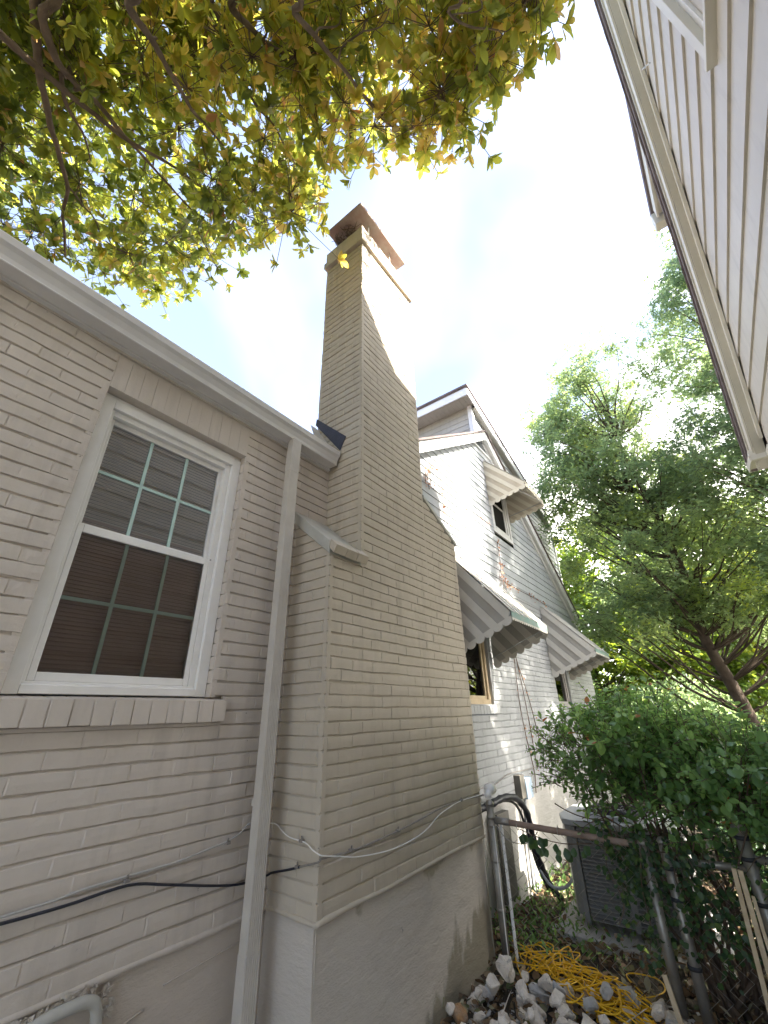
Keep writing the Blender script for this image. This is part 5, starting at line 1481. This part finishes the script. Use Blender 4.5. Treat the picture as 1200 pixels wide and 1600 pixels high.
# rosettes
P_, A_, N_, L__, W_, V_ = [], [], [], [], [], []
tw = MB()
for c in CL:
    cv = Vector(c)
    far = max(0, cv.z-4.2)
    sunny = rsb.uniform(-.15, .15) + (.22 if cv.y < 2.2 else -.05)  # sunward clumps turn yellower, sunlight put into the leaf colour
    for k in range(rsb.randint(15, 22)):
        o = Vector((rsb.gauss(0, .17), rsb.gauss(0, .17), rsb.gauss(0, .16)))
        rp = cv+o
        ax = (o.normalized()*.8+Vector((rsb.uniform(-.6, .6), rsb.uniform(-.6, .6), rsb.uniform(-.3, .9)))).normalized()
        tw.tube([cv, cv+o*.5+Vector((0, 0, -.015)), rp], .0028, 4, cap=False)
        m = rsb.randint(6, 9)
        t1 = ax.cross(Vector((.3, .2, 1))).normalized(); t2 = ax.cross(t1)
        ph = rsb.uniform(0, 6)
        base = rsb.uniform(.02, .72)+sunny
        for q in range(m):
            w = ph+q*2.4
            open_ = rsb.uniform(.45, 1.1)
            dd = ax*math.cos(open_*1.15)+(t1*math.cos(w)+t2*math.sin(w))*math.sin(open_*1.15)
            P_.append(rp+ax*rsb.uniform(-.03, .015)); A_.append(dd+Vector((0, 0, -.12))); N_.append(ax+Vector((rsb.uniform(-.3, .3),)*3))
            ll = rsb.uniform(.060, .135)
            L__.append(ll); W_.append(ll*rsb.uniform(.40, .52))
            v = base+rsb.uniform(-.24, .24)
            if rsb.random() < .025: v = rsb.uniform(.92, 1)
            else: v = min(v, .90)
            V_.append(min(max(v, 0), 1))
brs.v += []; brs.build('branches', M['limb'], mag, smooth=True)
tw.build('twigs', M['twig'], mag)
ar = lambda q: np.array([tuple(x) for x in q], dtype=float)
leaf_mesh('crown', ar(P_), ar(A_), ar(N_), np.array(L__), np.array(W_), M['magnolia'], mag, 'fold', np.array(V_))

# ---------------- oaks and other trees to the rear
def tree(name, label, base, lean, height, crown, n_pads, leaves, leaf, mat, keep=None, seed=0, pad_r=(.35, .8), template='lobed', group=None, flat=.95, trunk_r=.17, asp=.62):
    """crown: list of (centre, radii) ellipsoids filled with flat leafy pads; branches run from the trunk to each pad"""
    r = random.Random(seed); g = np.random.default_rng(seed)
    root = empty(name, base)
    tag(root, label, 'tree', group)
    b = Vector(base)
    tp = [b+Vector((0, 0, -.15))+(Vector(lean)*(i/10)**1.3)+Vector((fn(i, seed, 0, .6)*.25, fn(i, seed, 5, .6)*.25, height*i/10)) for i in range(11)]
    tp[0] = b+Vector((0, 0, -.2))
    sp = smooth_path(tp, 3); m = len(sp)
    mb = MB(); mb.tube(sp, [trunk_r*(1-.93*(q/(m-1))**.7)+.012 for q in range(m)], 12)
    mb.build('trunk', M['bark'], root, smooth=True)
    pads = []
    tries = 0
    vol = [c[1][0]*c[1][1]*c[1][2] for c in crown]
    while len(pads) < n_pads and tries < n_pads*40:
        tries += 1
        c, rad = r.choices(crown, vol)[0]
        d = Vector((r.gauss(0, 1), r.gauss(0, 1), r.gauss(0, 1))).normalized()*(r.random()**.42)
        p = Vector((c[0]+d.x*rad[0], c[1]+d.y*rad[1], c[2]+d.z*rad[2]))
        if keep and not keep(p): continue
        pads.append(p)
    br = MB(); P, A, Nn, S, V = [], [], [], [], []
    per = leaves//len(pads)
    for p in pads:
        # attach to the trunk below the pad
        hd = (p-b).length
        cand = min(sp, key=lambda q: abs((p.z-.80*Vector((p.x-q.x, p.y-q.y, 0)).length)-q.z)+.02*(p-q).length)
        d = p-cand
        path = smooth_path([cand, cand+d*.35+Vector((r.uniform(-.1, .1), r.uniform(-.1, .1), -.05*d.length)), cand+d*.7+Vector((r.uniform(-.12, .12), r.uniform(-.12, .12), r.uniform(-.05, .1))), p], 3)
        k = len(path); r0 = min(.032, .009+.008*d.length)
        br.tube(path, [r0*(1-.85*q/(k-1)) for q in range(k)], 5, cap=False)
        R_ = r.uniform(*pad_r)
        # sprays: short twigs with leaves along them
        ns = max(4, per//16)
        base_v = min(max(r.gauss(.42, .2), 0), 1)
        for s in range(ns):
            a = r.uniform(0, 6.283); q = Vector((math.cos(a), math.sin(a), r.uniform(-.75, .85)))
            st = p+Vector((r.gauss(0, R_*.35), r.gauss(0, R_*.35), r.gauss(0, R_*flat*.38)))
            ln = r.uniform(.5, 1.0)*R_*.8
            e = st+q.normalized()*ln
            br.tube([st, st.lerp(e, .5)+Vector((0, 0, .02)), e], .0035, 3, cap=False)
            for _ in range(16):
                f = r.random()
                P.append(st.lerp(e, f)+Vector((r.gauss(0, .055), r.gauss(0, .055), r.gauss(0, .05))))
                A.append(q.normalized()*.7+Vector((r.uniform(-1, 1), r.uniform(-1, 1), r.uniform(-.8, .4))))
                Nn.append(Vector((r.uniform(-1, 1), r.uniform(-1, 1), .7)))
                S.append(leaf*r.uniform(.65, 1.25)); V.append(min(max(base_v+r.gauss(0, .14), 0), 1))
    br.build('branch', M['bark'], root)
    S = np.array(S)
    leaf_mesh('crown', ar(P), ar(A), ar(Nn), S, S*asp, mat, root, template, np.array(V))
    return root

def sky_gap(p):
    """keeps the crown out of the open sky seen between the houses"""
    if p.x < .5: return False
    return True
tree('oak_tree', 'slender oak with a dark leaning trunk and airy green crown rising beyond the bush', (10.0, -.25, -1.8), (-.2, .55, 0), 7.7,
     [((10.0, .45, 5.6), (1.7, 1.6, 2.5)), ((10.0, .2, 3.2), (2.0, 2.0, 1.9)), ((9.6, 1.3, 5.4), (1.0, .9, 1.8)), ((10.2, -1.2, 2.2), (1.6, 1.4, 1.3)), ((9.8, .3, 1.5), (1.5, 1.7, .8)), ((10.0, 1.75, 4.6), (1.1, .7, 1.5)), ((10.0, 1.55, 6.9), (.8, .7, .8)), ((9.8, .5, 7.6), (1.0, 1.0, .9))],
     265, 84000, .094, M['oak'], seed=3, pad_r=(.30, .62), asp=.55, trunk_r=.14)
tree('oak_tree', 'tall oak on the right, its crown reaching up beside the roof of the sided house', (9.4, -2.5, -1.8), (0, .2, 0), 11.0,
     [((9.5, -1.85, 7.0), (1.6, .95, 2.6)), ((9.3, -2.45, 9.3), (1.4, .9, 1.3)), ((9.5, -1.75, 4.2), (1.8, 1.45, 1.8)), ((7.8, -3.4, 6.4), (1.9, 1.5, 2.9)), ((9.0, -2.2, 2.6), (1.8, 1.3, 1.2)), ((8.0, -3.2, 9.0), (1.8, 1.3, 1.8)), ((6.1, -3.7, 6.1), (1.1, 1.3, 1.15)), ((6.9, -3.3, 4.9), (1.3, 1.2, 1.3))],  # lobes hidden behind the neighbour's roof are shaped to shade the gable
     300, 88000, .095, M['oak_tall'], seed=5, pad_r=(.30, .65), asp=.52, trunk_r=.22)
tree('maple_tree', 'yellow green tree glowing in the sun directly behind the back corner of the brick house', (17.0, 3.4, -1.8), (0, -.2, 0), 7.6,
     [((17.0, 2.9, 3.9), (2.3, 2.3, 2.8)), ((17, 2.0, 1.2), (2.2, 3.4, 2.3))], 110, 27000, .15, M['lime_leaf'], seed=7, pad_r=(.5, 1.0), template='fold')
tree('maple_tree', 'yellow green tree far back, low on the right behind the oak trunk', (18.0, -2.4, -1.8), (0, 0, 0), 6.0,
     [((18.0, -1.8, 2.4), (2.3, 3.6, 3.4))], 100, 25000, .15, M['lime_leaf'], seed=9, pad_r=(.5, 1.0), template='fold')
tree('maple_tree', 'yellow green tree in the middle distance seen through the gap in the oak crown', (20.0, .4, -1.8), (0, 0, 0), 9.5,
     [((20.0, .1, 5.8), (2.2, 3.2, 3.4)), ((20.0, .2, 2.0), (2.2, 3.6, 2.4))], 120, 29000, .16, M['lime_leaf'], seed=10, pad_r=(.5, 1.1), template='fold')
# far hedge that closes the view
n = 42000
X = rng.uniform(20, 26, n); Y = rng.uniform(-9, 13, n); Z = -1.8+rng.random(n)**.8*(4.3+1.2*np.sin(Y*1.3)+.6*np.sin(Y*3.1))
X += 1.2*np.sin(Y*2.1+Z)
pos = np.stack([X, Y, Z], 1); s = rng.uniform(.12, .26, n)
o = leaf_mesh('distant_hedge', pos, unit(n), unit(n)+np.array([-.3, 0, .8]), s, s*.6, M['oak'], None, 'quad', np.clip(rng.normal(.55, .3, n), 0, 1))
tag(o, 'mass of far off green undergrowth closing the view behind the trees', 'undergrowth', kind='stuff')

n = 30000
X = rng.uniform(11.5, 15.5, n); Y = rng.uniform(-4.5, 3.4, n); Z = -1.9+rng.random(n)**.9*(1.9+.5*np.sin(Y*1.7)+.3*np.sin(Y*4.1+X))
s = rng.uniform(.07, .14, n)
o = leaf_mesh('undergrowth', np.stack([X, Y, Z], 1), unit(n), unit(n)+np.array([-.3, 0, .8]), s, s*.6, M['oak'], None, 'quad', np.clip(rng.normal(.3, .25, n), 0, 1))
tag(o, 'dark low undergrowth at the feet of the oaks', 'undergrowth', kind='stuff')

n = 26000
X = rng.uniform(5.3, 11.5, n); Y = rng.uniform(-4.2, .9, n)
Y = np.minimum(Y, .2+(X-5.3)*.10)
Z = -1.85+rng.random(n)**.9*(.75+.14*(X-5.3)+.22*np.sin(Y*2.7)+.15*np.sin(X*3.1+Y))
s = rng.uniform(.04, .09, n)
o = leaf_mesh('ivy_bank', np.stack([X, Y, Z], 1), unit(n), unit(n)+np.array([-.3, 0, .8]), s, s*.75, M['ivy'], None, 'fold', np.clip(rng.normal(.35, .25, n), 0, 1))
tag(o, 'dark green ivy covering the ground beyond the fence', 'ivy', kind='stuff')

# ---------------- privet bush over the fence
bush = empty('privet_bush', (4.05, .40, -1.62))
tag(bush, 'dense glossy green bush spilling over the chain link fence on the right', 'bush')
rb = random.Random(23)
mb = MB()
ends = []
lobes = [((3.95, .95, -.27), (.42, .36, .24)), ((4.0, .55, -.20), (.50, .42, .30)), ((3.95, .08, -.38), (.55, .48, .30)), ((3.85, -.42, -.62), (.55, .45, .32)), ((3.8, .1, -.68), (.45, .6, .20)), ((4.4, .35, -.40), (.5, .65, .32)), ((3.75, -.95, -.8), (.5, .4, .35)), ((3.88, .68, -.62), (.30, .44, .20))]
for k in range(46):
    c, rad = rb.choice(lobes)
    d = Vector((rb.gauss(0, 1), rb.gauss(0, 1), rb.gauss(0, 1))).normalized()*rb.uniform(.5, .95)
    e = Vector((c[0]+d.x*rad[0], c[1]+d.y*rad[1], c[2]+d.z*rad[2]))
    b = Vector((4.05+rb.uniform(-.15, .15), .35+rb.uniform(-.25, .2), -1.68))
    mid = b.lerp(e, .45)+Vector((rb.uniform(-.12, .12), rb.uniform(-.15, .15), rb.uniform(-.1, .2)))
    p = smooth_path([b, mid, e], 8); m = len(p)
    mb.tube(p, [.013*(1-.75*q/(m-1)) for q in range(m)], 6, cap=False)
    ends.append(e)
mb.build('stem', M['twig'], bush, smooth=True)
P, A, Nn, S, V = [], [], [], [], []
tw = MB()
def in_lobe():
    c, rad = rb.choices(lobes, [r_[0]*r_[1]*r_[2] for _, r_ in lobes])[0]
    d = Vector((rb.gauss(0, 1), rb.gauss(0, 1), rb.gauss(0, 1))).normalized()*(rb.random()**.28)
    return Vector((c[0]+d.x*rad[0], c[1]+d.y*rad[1], c[2]+d.z*rad[2])), d
def sprig(p, d, n, ln, size, vb):
    q = (d*1.0+Vector((rb.uniform(-.5, .5), rb.uniform(-.5, .5), rb.uniform(0, .7)))).normalized()
    e = p+q*ln
    tw.tube([p-q*.05, p.lerp(e, .5)+Vector((0, 0, .01)), e], .0020, 4, cap=False)
    s1 = q.cross(Vector((.2, .1, 1))).normalized(); s2 = q.cross(s1)
    for i in range(n):
        f = (i+.6)/n
        t = s1 if i % 2 else s2
        for sg in (-1, 1):
            P.append(p.lerp(e, f)); A.append(t*sg+q*.55+Vector((rb.uniform(-.25, .25), rb.uniform(-.25, .25), rb.uniform(-.3, .15))))
            Nn.append(Vector((rb.uniform(-.5, .5), rb.uniform(-.5, .5), 1))+q*.4)
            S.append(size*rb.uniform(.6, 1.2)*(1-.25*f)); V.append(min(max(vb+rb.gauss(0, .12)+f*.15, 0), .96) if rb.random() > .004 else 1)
for k in range(2300):
    p, d = in_lobe()
    low = p.z < -.62
    if low and rb.random() < .62: continue
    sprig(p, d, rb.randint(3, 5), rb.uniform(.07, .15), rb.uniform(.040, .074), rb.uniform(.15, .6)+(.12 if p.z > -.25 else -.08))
for k in range(46):   # taller shoots standing out of the top
    c, rad = rb.choice(lobes[1:4]+[lobes[5], lobes[0]])
    p = Vector((c[0]+rb.uniform(-.8, .8)*rad[0], c[1]+rb.uniform(-.9, .9)*rad[1], c[2]+rad[2]*.75))
    sprig(p, Vector((rb.uniform(-.3, .3), rb.uniform(-.4, .4), 1.2)), rb.randint(4, 7), rb.uniform(.12, .24), .038, rb.uniform(.6, .85))
for k in range(40):   # long shoots to the left over the wall
    p = Vector((3.95+rb.uniform(-.25, .3), 1.12+rb.uniform(-.1, .12), -.33+rb.uniform(-.22, .2)))
    sprig(p, Vector((rb.uniform(-.2, .3), 1.2, rb.uniform(-.4, .2))), rb.randint(3, 6), rb.uniform(.10, .22), .034, rb.uniform(.25, .6))
tw.build('twig', M['twig'], bush)
S = np.array(S)
leaf_mesh('foliage', ar(P), ar(A), ar(Nn), S*1.15, S*.72, M['shrub'], bush, 'fold', np.array(V), droop=.06)
# bare tangled twigs in the shaded lower part
mb = MB()
for k in range(190):
    c = Vector((rb.uniform(3.62, 4.2), rb.uniform(-.7, 1.0), rb.uniform(-.95, -.5)))
    d = Vector((rb.uniform(-1, 1), rb.uniform(-1, 1), rb.uniform(-.5, .6))).normalized()*rb.uniform(.06, .2)
    mb.tube([c-d, c+Vector((rb.uniform(-.03, .03), rb.uniform(-.03, .03), rb.uniform(-.03, .03))), c+d], .0026, 4, cap=False)
mb.build('twig', M['twig'], bush)

# ---------------- climbing vine hanging on the fence
P, A, Nn, S, V = [], [], [], [], []
vt = MB()
vine = empty('climbing_vine', (3.66, .6, -1.62))
tag(vine, 'dark leafy vine trailing down the fence under the bush', 'vine')
for k in range(40):
    y = rb.uniform(-.9, .92) if k > 7 else rb.uniform(.45, .80)
    zt = rb.uniform(-.86, -.70); L_ = rb.uniform(.25, .62) if y < .95 else rb.uniform(.08, .3)
    x = FX-.03+rb.uniform(-.05, .10)
    path = smooth_path([(x, y, zt), (x-.02, y+rb.uniform(-.06, .06), zt-L_*.35), (x-.01, y+rb.uniform(-.1, .1), zt-L_*.7), (x+.02, y+rb.uniform(-.12, .12), zt-L_)], 4)
    vt.tube(path, .0028, 4, cap=False)
    for p in path:
        for _ in range(4):
            P.append(p+Vector((rb.gauss(0, .03), rb.gauss(0, .035), rb.gauss(0, .03)))); A.append(Vector((rb.uniform(-1, .4), rb.uniform(-1, 1), rb.uniform(-1, .2)))); Nn.append(Vector((-1, rb.uniform(-.5, .5), rb.uniform(0, 1))))
            S.append(rb.uniform(.022, .042)); V.append(rb.random()**1.4)
for (y, z) in ((1.45, -.83), (1.40, -.86), (1.36, -.85), (1.34, -.88), (1.28, -.86), (1.21, -.87), (1.12, -.88), (1.05, -.86)):
    for _ in range(3):
        P.append(Vector((FX-.035, y+rb.gauss(0, .02), z+rb.gauss(0, .015)))); A.append(Vector((-.3, rb.uniform(-1, 1), -1))); Nn.append(Vector((-1, 0, .5))); S.append(rb.uniform(.045, .07)); V.append(rb.uniform(.3, .8))
vt.tube(smooth_path([(FX-.02, 1.5, -.80), (FX-.03, 1.38, -.83), (FX-.03, 1.2, -.85), (FX-.02, 1.0, -.83)], 5), .003, 4)
vt.build('stem', M['twig'], vine)
S = np.array(S)
leaf_mesh('foliage', ar(P), ar(A), ar(Nn), S, S*.85, M['ivy'], vine, 'fold', np.array(V))

# ---------------- dry creeper on the gable and the back wall
def creeper(paths, n, label, size=(.022, .05), w=.05, rad=.004, y=None, mat='dry_leaf'):
    mb = MB()
    for p in paths: mb.tube(smooth_path(p, 5), rad, 4, cap=False)
    root = mb.build('dry_creeper', M['twig'])
    tag(root, label, 'vine')
    P, A, Nn, S = [], [], [], []
    for _ in range(n):
        p = rb.choice(paths); q = smooth_path(p, 5); v = rb.choice(q)
        P.append(v+Vector((rb.gauss(0, w), -abs(rb.gauss(0, .012)), rb.gauss(0, w*.7)))); A.append(Vector((rb.uniform(-1, 1), -.3, rb.uniform(-1, .5)))); Nn.append(Vector((rb.uniform(-.5, .5), -1, rb.uniform(-.3, .6)))); S.append(rb.uniform(*size))
    S = np.array(S)
    leaf_mesh('dead_leaves', ar(P), ar(A), ar(Nn), S, S*.7, M[mat], root, 'fold')
creeper([[(3.80, 2.115, 2.67), (3.74, 2.115, 2.60), (3.72, 2.115, 2.45)], [(3.93, 2.115, 2.83), (3.84, 2.115, 2.70), (3.78, 2.115, 2.58), (3.80, 2.115, 2.40)]], 55, 'reddish brown clump of dry creeper on the siding right beside the chimney', w=.055)
creeper([[(4.08, 2.115, 2.78), (4.13, 2.115, 2.60), (4.13, 2.115, 2.40), (4.12, 2.115, 2.22), (4.20, 2.115, 2.08)]], 34, 'thin vertical string of dry creeper on the siding between the chimney and the upper window', w=.03)
creeper([[(4.64, 2.115, 2.515), (4.94, 2.115, 2.53), (5.26, 2.115, 2.56), (5.55, 2.115, 2.56)]], 34, 'sparse line of creeper remains on the siding just left of the upper window', size=(.015, .035), w=.03)
creeper([[(5.80, 2.115, 2.34), (5.80, 2.115, 2.0), (5.76, 2.115, 1.78), (5.90, 2.11, 1.70)], [(5.90, 2.11, 1.70), (6.5, 2.11, 1.71), (7.2, 2.11, 1.73), (7.7, 2.11, 1.70)]], 85, 'rusty brown dry creeper along the bottom edge of the siding above the awnings', size=(.03, .06), w=.04)
creeper([[(5.83, 2.13, 1.2), (5.83, 2.13, .88), (5.79, 2.13, .46), (5.76, 2.13, .07), (5.81, 2.13, -.29), (5.91, 2.13, -.68), (5.86, 2.13, -.90)], [(5.83, 2.13, .95), (5.93, 2.13, .40), (6.0, 2.13, -.08), (6.03, 2.13, -.67)], [(5.9, 2.13, .6), (6.15, 2.13, .1), (6.3, 2.13, -.4)]], 40, 'bare creeper stems running down the pale brick wall between the two lower awnings', size=(.02, .04), w=.02, rad=.006)

# ---------------- leaf litter and small plants
n = 9000
X = rng.uniform(2.4, 7.2, n); Y = rng.uniform(-1.6, 2.1, n)
Z = np.array([-1.60+fn(x, y, 0, 1.1)*.05-(min(.18, (x-3.7)*.1)*.6 if x > 3.7 else 0) for x, y in zip(X, Y)])+rng.uniform(.0, .05, n)
s = rng.uniform(.03, .085, n)
up_ = unit(n)*.9+np.array([0, 0, 1.0])
o = leaf_mesh('leaf_litter', np.stack([X, Y, Z], 1), unit(n)*np.array([1, 1, .45]), up_, s, s*rng.uniform(.35, .7, n), M['litter'], None, 'fold')
tag(o, 'brown fallen leaves covering the soil behind the rocks', 'leaf litter', kind='stuff')
n = 1300
X = rng.uniform(3.75, 6.2, n); Y = np.clip(rng.normal(1.7, .28, n), .9, 2.1)
Z = -1.62-np.minimum(.18, np.maximum(0, (X-3.7))*.1)*.6+rng.uniform(0, .13, n)
s = rng.uniform(.03, .06, n)
o = leaf_mesh('ground_cover', np.stack([X, Y, Z], 1), unit(n)*.8+np.array([0, 0, .6]), unit(n)+np.array([0, 0, .6]), s, s*.4, M['shrub'], None, 'fold', np.clip(rng.normal(.4, .25, n), 0, .95))
tag(o, 'low green weeds growing through the litter along the back wall', 'weeds', kind='stuff')
